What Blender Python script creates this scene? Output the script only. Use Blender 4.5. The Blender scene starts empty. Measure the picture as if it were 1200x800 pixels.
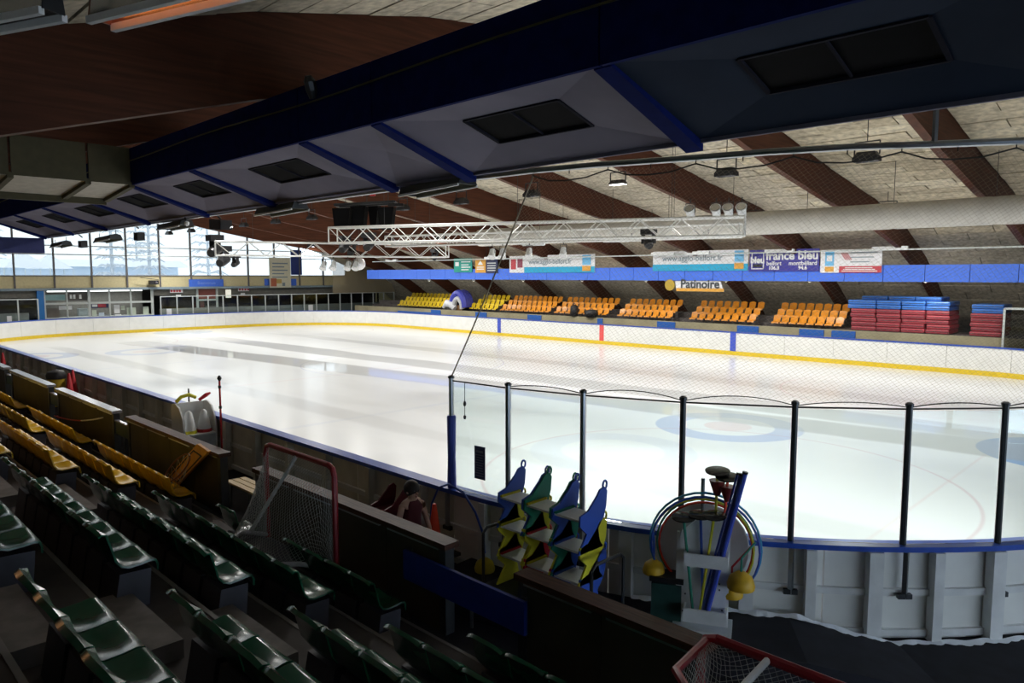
import bpy, bmesh, math, random
from mathutils import Vector, Matrix
random.seed(7)
S = bpy.context.scene
COL = S.collection
PI = math.pi

# ---------------------------------------------------------------- camera
F_PX, CX, CY, VX, HY, H = 850.0, 600.0, 400.0, -263.0, 323.0, 3.9
pitch = math.atan((CY - HY) / F_PX)
_dz = math.cos(pitch) * -F_PX - math.sin(pitch) * (CY - HY)
yaw = math.atan2(VX - CX, -_dz)                    # direction of the rink's long axis, right of forward
FW = Vector((-math.cos(-yaw), math.sin(-yaw), 0)); RT = Vector((math.sin(-yaw), math.cos(-yaw), 0)); UP = Vector((0, 0, 1))
CAMF = (FW * math.cos(pitch) - UP * math.sin(pitch)); CAMU = (UP * math.cos(pitch) + FW * math.sin(pitch))
cam = bpy.data.cameras.new('camera'); camo = bpy.data.objects.new('camera', cam); COL.objects.link(camo)
cam.sensor_fit = 'HORIZONTAL'; cam.sensor_width = 36.0; cam.lens = 36.0 * F_PX / 1200.0
cam.clip_start = 0.05; cam.clip_end = 500
m = Matrix((RT, CAMU, -CAMF)).transposed().to_4x4(); m.translation = (0, 0, H)
camo.matrix_world = m
S.camera = camo

def ray(x, y): return RT * ((x - CX) / F_PX) + CAMU * (-(y - CY) / F_PX) + CAMF
def onz(x, y, z): d = ray(x, y); return Vector((0, 0, H)) + d * ((z - H) / d.z)
def ony(x, y, Y): d = ray(x, y); return Vector((0, 0, H)) + d * (Y / d.y)
def onx(x, y, X): d = ray(x, y); return Vector((0, 0, H)) + d * (X / d.x)

# ---------------------------------------------------------------- world, exposure
W = bpy.data.worlds.new('world'); S.world = W; W.use_nodes = True
bg = W.node_tree.nodes['Background']; bg.inputs[0].default_value = (0.72, 0.86, 1.0, 1); bg.inputs[1].default_value = 4.3
S.view_settings.view_transform = 'Standard'; S.view_settings.look = 'None'
S.view_settings.exposure = 0.0; S.view_settings.gamma = 1.0; S.view_settings.use_curve_mapping = False
LAMP_W_CENTRE, LAMP_W_SIDE, FILL_W_FAR, HEATER_FILL_W = 205.0, 170.0, 150.0, 9.0

# ---------------------------------------------------------------- materials
MATS = {}
def mat(name, c, r=0.6, metal=0.0, v=0.12, scale=8.0, bump=0.0, spec=0.5, emit=None, es=0.0, detail=3.0, stretch=None):
    if name in MATS: return MATS[name]
    M = bpy.data.materials.new(name); M.use_nodes = True; nt = M.node_tree; n = nt.nodes; l = nt.links
    b = n['Principled BSDF']; b.inputs['Roughness'].default_value = r; b.inputs['Metallic'].default_value = metal
    b.inputs['Specular IOR Level'].default_value = spec
    tc = n.new('ShaderNodeTexCoord'); nz = n.new('ShaderNodeTexNoise'); nz.inputs['Scale'].default_value = scale; nz.inputs['Detail'].default_value = detail
    src = tc.outputs['Object']
    if stretch:
        mp = n.new('ShaderNodeMapping'); mp.inputs['Scale'].default_value = stretch; l.new(src, mp.inputs[0]); src = mp.outputs[0]
    l.new(src, nz.inputs['Vector'])
    rp = n.new('ShaderNodeValToRGB')
    rp.color_ramp.elements[0].position = 0.3; rp.color_ramp.elements[1].position = 0.7
    rp.color_ramp.elements[0].color = tuple(x * (1 - v) for x in c) + (1,)
    rp.color_ramp.elements[1].color = tuple(min(1, x * (1 + v)) for x in c) + (1,)
    l.new(nz.outputs['Fac'], rp.inputs[0]); l.new(rp.outputs[0], b.inputs['Base Color'])
    if bump:
        bp = n.new('ShaderNodeBump'); bp.inputs['Strength'].default_value = bump; bp.inputs['Distance'].default_value = 0.02
        l.new(nz.outputs['Fac'], bp.inputs['Height']); l.new(bp.outputs[0], b.inputs['Normal'])
    if emit:
        b.inputs['Emission Color'].default_value = tuple(emit) + (1,); b.inputs['Emission Strength'].default_value = es
    MATS[name] = M; return M

def glassmat(name, tint, gloss=0.07, rough=0.02):
    if name in MATS: return MATS[name]
    M = bpy.data.materials.new(name); M.use_nodes = True; nt = M.node_tree; n = nt.nodes; l = nt.links
    n.remove(n['Principled BSDF']); out = n['Material Output']
    t = n.new('ShaderNodeBsdfTransparent'); t.inputs[0].default_value = tuple(tint) + (1,)
    g = n.new('ShaderNodeBsdfGlossy'); g.inputs['Roughness'].default_value = rough
    fr = n.new('ShaderNodeFresnel'); fr.inputs[0].default_value = 1.3
    mx = n.new('ShaderNodeMixShader'); l.new(fr.outputs[0], mx.inputs[0]); l.new(t.outputs[0], mx.inputs[1]); l.new(g.outputs[0], mx.inputs[2])
    l.new(mx.outputs[0], out.inputs[0]); MATS[name] = M; return M

def meshcloth(name, c, alpha):
    M = bpy.data.materials.new(name); M.use_nodes = True; nt = M.node_tree; n = nt.nodes; l = nt.links
    b = n['Principled BSDF']; b.inputs['Base Color'].default_value = tuple(c) + (1,); b.inputs['Roughness'].default_value = 0.9
    t = n.new('ShaderNodeBsdfTransparent'); mx = n.new('ShaderNodeMixShader'); mx.inputs[0].default_value = alpha
    l.new(t.outputs[0], mx.inputs[1]); l.new(b.outputs[0], mx.inputs[2]); l.new(mx.outputs[0], n['Material Output'].inputs[0])
    MATS[name] = M; return M

WHITE = mat('board_white', (.82, .82, .78), .35, v=.04, scale=3)
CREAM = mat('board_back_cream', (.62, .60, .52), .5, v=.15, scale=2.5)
STEELW = mat('post_white', (.72, .73, .72), .45, v=.08, scale=5)
BLUECAP = mat('blue_cap', (.03, .09, .46), .3, v=.1)
YELKICK = mat('yellow_kick', (.78, .56, .03), .4, v=.08)
REDP = mat('red_line', (.80, .10, .10), .4, v=.05)
BLUEP = mat('blue_line', (.06, .10, .55), .4, v=.05)
TIMBER = mat('timber', (.080, .025, .011), .65, spec=.25, v=.3, scale=3, stretch=(2, .3, 6), bump=.1)
WOOL = mat('wood_wool', (.54, .475, .345), .95, v=.35, scale=5, detail=10, bump=.35)
WOOLB = mat('wood_wool_dark', (.50, .45, .35), .95, v=.35, scale=6, detail=10, bump=.35)
ROOFB = mat('roof_back', (.08, .075, .06), .95)
NAVY = mat('navy_fascia', (.009, .016, .10), .9, v=.15, spec=.05)
RIB = mat('rib_blue', (.008, .016, .11), .9, v=.1, spec=.05)
SOFFIT = mat('soffit_cloth', (.205, .195, .255), .9, v=.10, scale=1.5, spec=.1); SOFFIT2 = mat('soffit_cloth_dark', (.026, .038, .065), .9, v=.12, scale=1.5, spec=.1)  # second soffit colour is darker, for the bays at the right end
GRILLE = mat('grille_black', (.006, .006, .007), .9, spec=.1)
OLIVE = mat('olive_panel', (.07, .065, .035), .8, v=.1)
PALEPANEL = mat('pale_panel', (.50, .48, .42), .8, v=.1)
STEEL = mat('steel', (.32, .34, .36), .3, metal=.9, v=.08)
DSTEEL = mat('dark_steel', (.06, .065, .07), .4, metal=.6, v=.1)
ALU = mat('truss_white', (.80, .80, .77), .35, metal=.2, v=.05)
BLACK = mat('black_plastic', (.015, .015, .017), .5, v=.1)
CONC = mat('concrete', (.09, .08, .078), .85, v=.3, scale=2.5, bump=.15, detail=8)
DARKFL = mat('rubber_floor', (.012, .013, .022), .8, v=.3, scale=6, bump=.1)
STEPTOP = mat('step_grey', (.20, .185, .18), .8, v=.25, scale=5, detail=8)
GREEN = mat('seat_green', (.008, .095, .048), .22, v=.12, scale=12)
YEL = mat('seat_yellow', (.85, .52, .012), .30, v=.10, scale=12)
ORANGE = mat('seat_orange', (.72, .27, .015), .35, v=.10, scale=12)
YEL2 = mat('seat_gold', (.66, .46, .010), .35, v=.10, scale=12)
SUPP = mat('seat_support', (.055, .055, .072), .6)
PARA = mat('parapet_dark', (.055, .045, .030), .7, v=.25, scale=2, bump=.1)
LEDGE = mat('ledge_wood', (.075, .032, .020), .5, spec=.2, v=.35, scale=9, stretch=(.4, 4, 4), bump=.15)
BENCHW = mat('bench_wood', (.55, .38, .14), .5, v=.2, stretch=(.5, 6, 6))
LBLUE = mat('band_blue', (.07, .19, .80), .45, v=.06)
BEIGE = mat('beige_panel', (.72, .62, .36), .7, v=.06)
GWHITE = mat('frame_white', (.62, .66, .64), .5, v=.05)
MULL = mat('mullion', (.16, .15, .15), .6)
SLAB = mat('slab_edge', (.28, .36, .42), .6)
DARKIN = mat('dark_interior', (.05, .047, .045), .8, v=.2)
GREYIN = mat('grey_interior', (.17, .165, .15), .8, v=.15)
PAPER = mat('paper_white', (.82, .83, .84), .7, v=.03)
REDNET = mat('goal_red', (.32, .008, .020), .4, v=.15)
CORD = mat('net_cord', (.30, .27, .20), .8)
CORDW = mat('goal_cord', (.40, .40, .38), .8)
NETROPE = mat('rope_dark', (.04, .04, .035), .8)
PGLASS = glassmat('rink_glass', (.93, .985, .985))
WGLASS = glassmat('window_glass', (.58, .57, .55)); DGLASS = glassmat('door_glass', (.97, .98, 1.0))
SKIN = mat('skin', (.52, .30, .22), .6, v=.05)
DUCT = mat('textile_duct', (.60, .58, .53), .8, v=.08, scale=2, bump=.1)
TREE = mat('winter_tree', (.66, .70, .74), .9, v=.2)
SNOW = mat('snow', (.85, .88, .92), .9, v=.04)
def plain(name, c, r=.5, **k): return mat(name, c, r, v=.05, **k)
P_BLUE = plain('pe_blue', (.03, .10, .52)); P_GREEN = plain('pe_green', (.02, .26, .17)); P_YEL = plain('pe_yellow', (.72, .66, .03))
P_RED = plain('pe_red', (.55, .02, .03)); P_WHITE = plain('pe_white', (.84, .86, .86)); P_ORNG = plain('cone_orange', (.85, .06, .02))
CYAN = plain('banner_cyan', (.02, .38, .62)); BWHITE = plain('banner_white', (.80, .80, .82)); BNAVY = plain('banner_navy', (.045, .04, .30))
BTEAL = plain('sign_teal', (.02, .32, .26)); BORNG = plain('sign_orange', (.75, .38, .06)); BDARK = plain('sign_navy', (.03, .035, .10)); BRED = plain('sign_red', (.55, .06, .08))
LTBLUE = plain('sign_lightblue', (.16, .48, .78)); GREYT = plain('text_grey', (.25, .32, .36)); CHROME = mat('chrome', (.6, .6, .6), .2, metal=1, v=.03)

# ---------------------------------------------------------------- mesh helpers
class MB:
    def __init__(s): s.v = []; s.f = []
    def add(s, vs, fs):
        o = len(s.v); s.v += [Vector(q) for q in vs]; s.f += [tuple(i + o for i in q) for q in fs]; return s
    def hexa(s, p):                                   # 8 corners: bottom 4 ccw, top 4 ccw
        return s.add(p, [(3, 2, 1, 0), (4, 5, 6, 7), (0, 1, 5, 4), (1, 2, 6, 5), (2, 3, 7, 6), (3, 0, 4, 7)])
    def box(s, x0, x1, y0, y1, z0, z1):
        return s.hexa([(x0, y0, z0), (x1, y0, z0), (x1, y1, z0), (x0, y1, z0), (x0, y0, z1), (x1, y0, z1), (x1, y1, z1), (x0, y1, z1)])
    def beam(s, a, b, w, h, up=(0, 0, 1)):            # box along a->b
        a = Vector(a); b = Vector(b); d = (b - a).normalized(); u = Vector(up)
        sd = d.cross(u)
        if sd.length < 1e-4: sd = d.cross(Vector((1, 0, 0)))
        sd.normalize(); u = sd.cross(d); sd *= w / 2; u = u * (h / 2)
        return s.hexa([a - sd - u, a + sd - u, b + sd - u, b - sd - u, a - sd + u, a + sd + u, b + sd + u, b - sd + u])
    def tube(s, pts, r, n=6, cap=True):
        pts = [Vector(q) for q in pts]; k = len(pts); rr = r if isinstance(r, (list, tuple)) else [r] * k
        prev = None; vs = []; fs = []
        for i, q in enumerate(pts):
            d = (pts[min(i + 1, k - 1)] - pts[max(i - 1, 0)]).normalized()
            if prev is None: a = d.orthogonal().normalized()
            else:
                a = prev - d * prev.dot(d)
                a = a.normalized() if a.length > 1e-6 else d.orthogonal().normalized()
            prev = a; b = d.cross(a)
            for j in range(n):
                t = 2 * PI * j / n; vs.append(q + (a * math.cos(t) + b * math.sin(t)) * rr[i])
        for i in range(k - 1):
            for j in range(n): fs.append((i * n + j, i * n + (j + 1) % n, (i + 1) * n + (j + 1) % n, (i + 1) * n + j))
        if cap: fs += [tuple(reversed(range(n))), tuple(range((k - 1) * n, k * n))]
        return s.add(vs, fs)
    def lathe(s, prof, c, n=16, axis=(0, 0, 1)):      # prof: (radius, height)
        c = Vector(c); ax = Vector(axis).normalized(); a = ax.orthogonal().normalized(); b = ax.cross(a); vs = []; fs = []; k = len(prof)
        for r, h in prof:
            for j in range(n):
                t = 2 * PI * j / n; vs.append(c + ax * h + (a * math.cos(t) + b * math.sin(t)) * max(r, 1e-4))
        for i in range(k - 1):
            for j in range(n): fs.append((i * n + j, i * n + (j + 1) % n, (i + 1) * n + (j + 1) % n, (i + 1) * n + j))
        fs += [tuple(reversed(range(n))), tuple(range((k - 1) * n, k * n))]
        return s.add(vs, fs)
    def prism(s, poly, o, ux, uy, th):                # 2D poly in plane (ux,uy), extruded by vector th
        o = Vector(o); ux = Vector(ux); uy = Vector(uy); th = Vector(th); k = len(poly)
        vs = [o + ux * p[0] + uy * p[1] for p in poly]; vs += [q + th for q in vs]
        fs = [tuple(reversed(range(k))), tuple(range(k, 2 * k))] + [(i, (i + 1) % k, k + (i + 1) % k, k + i) for i in range(k)]
        return s.add(vs, fs)
    def mesh(s, name, origin=None):
        o = Vector(origin) if origin is not None else Vector()
        me = bpy.data.meshes.new(name); me.from_pydata([q - o for q in s.v], [], s.f); me.update()
        return me
    def build(s, name, m, parent=None, smooth=False, fix=True):
        me = s.mesh(name, parent['_o'] if parent is not None and '_o' in parent else None)
        if fix:
            bm = bmesh.new(); bm.from_mesh(me); bmesh.ops.recalc_face_normals(bm, faces=bm.faces); bm.to_mesh(me); bm.free()
        if smooth: shade(me)
        return link(name, me, m, parent)
def shade(me, ang=40):
    me.polygons.foreach_set('use_smooth', [True] * len(me.polygons)); me.set_sharp_from_angle(angle=math.radians(ang))
def link(name, data, m, parent=None):
    o = bpy.data.objects.new(name, data); COL.objects.link(o)
    if m is not None and data is not None and not data.materials: data.materials.append(m)
    if parent is not None:
        o.parent = parent
        if '_o' in parent: o['_o'] = parent['_o']
    return o
def tag(o, label=None, cat=None, group=None, kind=None):
    if label: o['label'] = label
    if cat: o['category'] = cat
    if group: o['group'] = group
    if kind: o['kind'] = kind
    return o
def thing(name, label, cat, loc=(0, 0, 0), group=None, kind=None):
    o = bpy.data.objects.new(name, None); COL.objects.link(o); o.location = loc; o.empty_display_size = .1
    o['_o'] = tuple(loc)
    return tag(o, label, cat, group, kind)
def copytree(o, parent=None):
    c = o.copy(); COL.objects.link(c); c.parent = parent
    for ch in [x for x in o.children]: copytree(ch, c)
    return c
def text(name, body, o, ux, uy, size, m, parent, ext=.002, align='CENTER', bold=0.0):
    cu = bpy.data.curves.new(name, 'FONT'); cu.body = body; cu.size = size; cu.extrude = ext; cu.align_x = align; cu.align_y = 'CENTER'; cu.offset = bold; cu.resolution_u = 3
    cu.materials.append(m); t = bpy.data.objects.new(name, cu); COL.objects.link(t)
    ux = Vector(ux).normalized(); uy = Vector(uy).normalized(); n = ux.cross(uy)
    mm = Matrix((ux, uy, n)).transposed().to_4x4(); oo = Vector(o) - Vector(parent['_o'] if parent is not None and '_o' in parent else (0, 0, 0))
    mm.translation = oo; me = bpy.data.meshes.new_from_object(t); bpy.data.objects.remove(t)
    me.transform(mm); o2 = bpy.data.objects.new(name, me); COL.objects.link(o2); o2.parent = parent
    return o2
def lerp(a, b, t): return a + (b - a) * t

# ---------------------------------------------------------------- rink outline
XL, XR, YN, YF = -53.5, -0.1, 6.1, 33.0
def rink_path(step=0.5):
    out = []
    def arc(cx, cy, r, a0, a1):
        n = max(2, int(abs(a1 - a0) * r / step))
        return [(cx + r * math.cos(a0 + (a1 - a0) * i / n), cy + r * math.sin(a0 + (a1 - a0) * i / n)) for i in range(n + 1)]
    def seg(a, b):
        n = max(1, int(math.dist(a, b) / step)); return [(lerp(a[0], b[0], i / n), lerp(a[1], b[1], i / n)) for i in range(1, n)]
    rl, rr = 8.5, 7.0
    A = arc(XL + rl, YN + rl, rl, PI, 1.5 * PI); B = arc(XR - rr, YN + rr, rr, -.5 * PI, 0)
    C = arc(XR - rr, YF - rr, rr, 0, .5 * PI); D = arc(XL + rl, YF - rl, rl, .5 * PI, PI)
    out = A + seg(A[-1], B[0]) + B + seg(B[-1], C[0]) + C + seg(C[-1], D[0]) + D + seg(D[-1], A[0])
    return [Vector((x, y, 0)) for x, y in out]
RP = rink_path()
NR = len(RP)
def rnorm(i):
    t = (RP[(i + 1) % NR] - RP[(i - 1) % NR]).normalized(); return Vector((t.y, -t.x, 0))      # outward
RN = [rnorm(i) for i in range(NR)]
CUM = [0.0]
for i in range(NR): CUM.append(CUM[-1] + (RP[(i + 1) % NR] - RP[i]).length)
def rink_at(s):                                       # point and outward normal at arc length s
    s %= CUM[-1]
    lo, hi = 0, NR
    while hi - lo > 1:
        md = (lo + hi) // 2
        if CUM[md] <= s: lo = md
        else: hi = md
    t = (s - CUM[lo]) / (CUM[lo + 1] - CUM[lo]); j = (lo + 1) % NR
    return RP[lo].lerp(RP[j], t), RN[lo].lerp(RN[j], t).normalized()
def rink_s(x, y):
    q = Vector((x, y, 0)); return CUM[min(range(NR), key=lambda i: (RP[i] - q).length)]
def ribbon(mb, ss, d0, d1, z0, z1):                   # closed box ribbon along arc lengths ss between outward offsets d0,d1
    P = [rink_at(s) for s in ss]; k = len(P); vs = []
    for p, n in P:
        for d, z in ((d0, z0), (d1, z0), (d1, z1), (d0, z1)):
            q = p + n * d; vs.append((q.x, q.y, z))
    fs = [(i * 4 + j, i * 4 + (j + 1) % 4, i * 4 + 4 + (j + 1) % 4, i * 4 + 4 + j) for i in range(k - 1) for j in range(4)]
    fs += [(3, 2, 1, 0), tuple(range((k - 1) * 4, k * 4))]
    return mb.add(vs, fs)
FZ = 0.15                                             # floor outside the boards

# ---------------------------------------------------------------- ice
def ice_material():
    M = bpy.data.materials.new('ice'); M.use_nodes = True; nt = M.node_tree; n = nt.nodes; l = nt.links; b = n['Principled BSDF']
    tc = n.new('ShaderNodeTexCoord'); sx = n.new('ShaderNodeSeparateXYZ'); l.new(tc.outputs['Object'], sx.inputs[0])
    def mth(op, a, c=None):
        q = n.new('ShaderNodeMath'); q.operation = op
        for i, z in enumerate((a, c)):
            if z is None: continue
            if isinstance(z, (int, float)): q.inputs[i].default_value = z
            else: l.new(z, q.inputs[i])
        return q.outputs[0]
    def sstep(x, e0, e1):
        q = n.new('ShaderNodeMapRange'); q.interpolation_type = 'SMOOTHSTEP'; q.inputs[1].default_value = e0; q.inputs[2].default_value = e1
        l.new(x, q.inputs[0]); return q.outputs[0]
    nz = n.new('ShaderNodeTexNoise'); nz.inputs['Scale'].default_value = .5; nz.inputs['Detail'].default_value = 5
    mp = n.new('ShaderNodeMapping'); mp.inputs['Scale'].default_value = (.35, 1, 1); l.new(tc.outputs['Object'], mp.inputs[0]); l.new(mp.outputs[0], nz.inputs['Vector'])
    wob = mth('MULTIPLY', mth('SUBTRACT', nz.outputs['Fac'], .5), .9)
    yy = mth('ADD', sx.outputs[1], wob)
    def band(y0, slope, hw):                          # wet resurfacing lanes, y = y0 + slope*(x+40)
        c = mth('SUBTRACT', yy, mth('ADD', mth('MULTIPLY', mth('ADD', sx.outputs[0], 40.0), slope), y0))
        a = mth('ABSOLUTE', c); return sstep(a, hw + .25, hw - .05)
    xlim = mth('MULTIPLY', sstep(sx.outputs[0], -47, -44), 1.0)
    w1 = band(15.2, .11, .8); w2 = band(19.3, .045, .75); w3 = band(24.0, .02, .5); w4 = band(10.6, .02, .3)
    wet = mth('MULTIPLY', mth('MINIMUM', mth('ADD', mth('ADD', w1, mth('MULTIPLY', w2, .8)), mth('ADD', mth('MULTIPLY', w3, .35), mth('MULTIPLY', w4, .4))), 1.0), xlim)
    # painted marks under the ice: (kind, x, y, r0, r1, colour, strength)
    col = n.new('ShaderNodeRGB'); col.outputs[0].default_value = (.87, .89, .90, 1); cur = col.outputs[0]
    def paint(mask, c, k):
        nonlocal cur
        q = n.new('ShaderNodeMix'); q.data_type = 'RGBA'; l.new(mth('MULTIPLY', mask, k), q.inputs[0]); l.new(cur, q.inputs[6]); q.inputs[7].default_value = c + (1,); cur = q.outputs[2]
    def ring(x, y, r0, r1):
        d = mth('SQRT', mth('ADD', mth('POWER', mth('SUBTRACT', sx.outputs[0], x), 2.0), mth('POWER', mth('SUBTRACT', sx.outputs[1], y), 2.0)))
        a = sstep(d, r1 + .03, r1 - .03)
        return mth('MULTIPLY', a, sstep(d, r0 - .03, r0 + .03)) if r0 > 0 else a
    def xline(x, w): return sstep(mth('ABSOLUTE', mth('SUBTRACT', sx.outputs[0], x)), w / 2 + .03, w / 2 - .03)
    cB, cR = (.30, .42, .75), (.80, .42, .42)
    for (x, y, k) in ((-9.6, 12.9, .13), (-9.1, 17.2, .48), (-41.0, 8.6, .45), (-39.7, 13.2, .35)):
        paint(ring(x, y, 1.15, 1.85), cB, k); paint(ring(x, y, 0, .6), cR, k * .6)
    for (x, y) in ((-7.0, 12.6), (-7.0, 26.5), (-46.5, 12.6), (-46.5, 26.5)): paint(ring(x, y, 4.44, 4.5), (.70, .45, .50), .4)
    paint(ring(-26.2, 19.6, 4.44, 4.5), (.4, .45, .75), .4)
    for X_ in (-3.6, -50.0): paint(xline(X_, .06), cR, .18)
    paint(mth('MULTIPLY', ring(-2.1, 19.6, 0, 1.9), 1.0), (.22, .42, .80), .75)
    paint(mth('MULTIPLY', ring(-51.4, 19.6, 0, 1.9), 1.0), (.22, .42, .80), .4)
    for X_, c_ in ((-24.9, cR), (-33.6, cB), (-16.95, cB)): paint(xline(X_, .25), c_, .10)
    paint(wet, (.52, .53, .54), .62)
    n2 = n.new('ShaderNodeTexNoise'); n2.inputs['Scale'].default_value = .22; n2.inputs['Detail'].default_value = 6; l.new(mp.outputs[0], n2.inputs['Vector'])
    paint(sstep(n2.outputs['Fac'], .50, .68), (.70, .72, .73), .45)
    l.new(cur, b.inputs['Base Color'])
    r = n.new('ShaderNodeMapRange'); l.new(wet, r.inputs[0]); r.inputs[3].default_value = .20; r.inputs[4].default_value = .05
    l.new(r.outputs[0], b.inputs['Roughness']); b.inputs['IOR'].default_value = 1.31; b.inputs['Specular IOR Level'].default_value = .42
    return M
mb = MB(); mb.add([(p.x, p.y, 0) for p in RP] + [(p.x, p.y, -.2) for p in RP], [tuple(range(NR))] + [(i, (i + 1) % NR, NR + (i + 1) % NR, NR + i) for i in range(NR)])
tag(mb.build('floor_ice', ice_material(), fix=False), 'white ice sheet with faint painted circles and wet lanes', 'ice', kind='structure')

# floor outside the boards: ring around the rink
mb = MB(); cx0, cy0 = (XL + XR) / 2, (YN + YF) / 2
inn = [(p + n * .02) for p, n in zip(RP, RN)]
outr = []
for p in RP:
    d = Vector((p.x - cx0, p.y - cy0, 0)); k = min((37 / abs(d.x)) if abs(d.x) > 1e-6 else 1e9, (31 / abs(d.y)) if abs(d.y) > 1e-6 else 1e9); outr.append(Vector((cx0, cy0, 0)) + d * k)
mb.add([(p.x, p.y, FZ) for p in inn] + [(p.x, p.y, FZ) for p in outr], [(i, (i + 1) % NR, NR + (i + 1) % NR, NR + i) for i in range(NR)])
tag(mb.build('floor', DARKFL), 'dark rubber floor of the walkway around the boards', 'floor', kind='structure')

# ---------------------------------------------------------------- roof profile (beam undersides) and arches
PROF = [(-6.6, .15), (-5.6, 1.3), (-4.2, 2.7), (-1.6, 4.25), (1.87, 5.46), (4.92, 6.36), (8, 7.05), (12, 7.65), (16, 8.1),
        (18.2, 7.73), (21.2, 7.1), (25.2, 6.42), (29.4, 5.83), (33.2, 5.0), (36.1, 3.94), (37.8, 3.03), (39.9, 1.75), (42.0, .15)]
def offs(k):
    out = []
    for i, (y, z) in enumerate(PROF):
        a = PROF[max(0, i - 1)]; b = PROF[min(len(PROF) - 1, i + 1)]; t = Vector((b[0] - a[0], b[1] - a[1])).normalized()
        nn = Vector((-t.y, t.x)); d = k[i] if isinstance(k, list) else k
        out.append((y + nn.x * d, z + nn.y * d))
    return out
DEP = [.7, .75, .85, 1.0, 1.12, 1.15, 1.15, 1.15, 1.15, 1.15, 1.1, 1.05, 1.0, .95, .85, .8, .75, .7]
TOPP = offs(DEP)
BX = [-50.46, -45.39, -40.32, -35.25, -30.1, -24.95, -19.75, -14.58, -9.95, -5.6, -.9, 4.0]
for k, X in enumerate(BX):
    mb = MB(); w = .11; nP = len(PROF); vs = []
    lift = .42 if X > -9 else 0.0; pr = [((y, z + lift * (1 if -2 < y < 6 else (.6 if 6 < y < 9 else 0))), tq) for (y, z), tq in zip(PROF, TOPP)]          # the end-bay arches are shallower over the stand
    for (y0, z0), (y1, z1) in pr: vs += [(X - w, y0, z0), (X + w, y0, z0), (X + w, y1, z1), (X - w, y1, z1)]
    fs = [(i * 4 + j, i * 4 + (j + 1) % 4, i * 4 + 4 + (j + 1) % 4, i * 4 + 4 + j) for i in range(nP - 1) for j in range(4)] + [(3, 2, 1, 0), tuple(range((nP - 1) * 4, nP * 4))]
    mb.add(vs, fs)
    ordn = ('first', 'second', 'third', 'fourth', 'fifth', 'sixth', 'seventh', 'eighth', 'ninth', 'tenth', 'eleventh', 'twelfth', 'thirteenth')[k]
    tag(mb.build('timber_arch', TIMBER), 'dark brown laminated timber roof arch, %s from the glazed gable' % ordn, 'beam', 'timber roof arches')
# roof skin
def prof_at(P, y):
    for (a, b) in zip(P[:-1], P[1:]):
        if a[0] <= y <= b[0]: return lerp(a[1], b[1], (y - a[0]) / (b[0] - a[0]))
    return 0
XE0, XE1 = -57.0, 8.0
mb = MB(); SK = offs([d + .06 for d in DEP]); SK2 = offs([d + .2 for d in DEP]); nP = len(SK); vs = []
for (y0, z0), (y1, z1) in zip(SK, SK2): vs += [(XE0 - .3, y0, z0), (XE1 + .3, y0, z0), (XE1 + .3, y1, z1), (XE0 - .3, y1, z1)]
mb.add(vs, [(i * 4 + j, i * 4 + (j + 1) % 4, i * 4 + 4 + (j + 1) % 4, i * 4 + 4 + j) for i in range(nP - 1) for j in range(4)] + [(3, 2, 1, 0), tuple(range((nP - 1) * 4, nP * 4))])
CEIL = tag(mb.build('ceiling', ROOFB), 'curved roof of beige wood wool boards between timber arches', 'ceiling', kind='structure')
# wood wool boards on the roof: rows along the arc, staggered
def arc_pts():
    out = []; s = 0
    for a, b in zip(TOPP[:-1], TOPP[1:]):
        va, vb = Vector(a), Vector(b); L = (vb - va).length; out.append((s, va, vb, L)); s += L
    return out, s
ARC, ARCL = arc_pts()
def arc_at(s):
    for s0, a, b, L in ARC:
        if s0 <= s <= s0 + L + 1e-6: t = (b - a) / L; return a + t * (s - s0), t
    return ARC[-1][2], (ARC[-1][2] - ARC[-1][1]).normalized()
tiles = []; RW = .62
nrow = int(ARCL / RW)
XB = [XE0] + BX + [XE1]
for bi in range(len(XB) - 1):
    x0, x1 = XB[bi] + (.12 if bi else .02), XB[bi + 1] - .12
    if x1 - x0 < .5: continue
    for r in range(nrow):
        p, t = arc_at((r + .5) * RW)
        L = x1 - x0; cuts = [0, .5, 1] if r % 2 else [0, .24, .74, 1]
        for c0, c1 in zip(cuts[:-1], cuts[1:]): tiles.append((x0 + L * c0, x0 + L * c1, p, t))
def tile_mesh(mb, x0, x1, p, t, org=None):
    nn = Vector((-t.y, t.x)); h = RW / 2 - .012; dz = random.uniform(-.02, .012); g = .014
    def P(x, a, d): q = p + t * a + nn * (d + dz); return (x, q.x, q.y)
    return mb.hexa([P(x0 + g, -h, -.01), P(x1 - g, -h, -.01), P(x1 - g, h, -.01), P(x0 + g, h, -.01), P(x0 + g, -h, .03), P(x1 - g, -h, .03), P(x1 - g, h, .03), P(x0 + g, h, .03)])
# the boards that show largest: far slope of the right-hand bays, above the band
vis = sorted([q for q in tiles if 17.5 < q[2].x < 34 and -32 < q[0]], key=lambda q: -q[0] + .0 * q[2].x)[:300]
vs_ = set(id(q) for q in vis); rest = MB()
for q in tiles:
    if id(q) in vs_:
        mb = MB(); tile_mesh(mb, *q); mb.build('roof_board', random.choice([WOOL, WOOL, WOOL, mat('wood_wool_pale', (.62, .56, .42), .95, v=.35, scale=5, detail=10, bump=.35), mat('wood_wool_tan', (.46, .40, .285), .95, v=.35, scale=5, detail=10, bump=.35)]), CEIL, fix=False)
    else: tile_mesh(rest, *q)
tag(rest.build('roof_boarding', WOOLB, CEIL, fix=False), kind='stuff')
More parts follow.
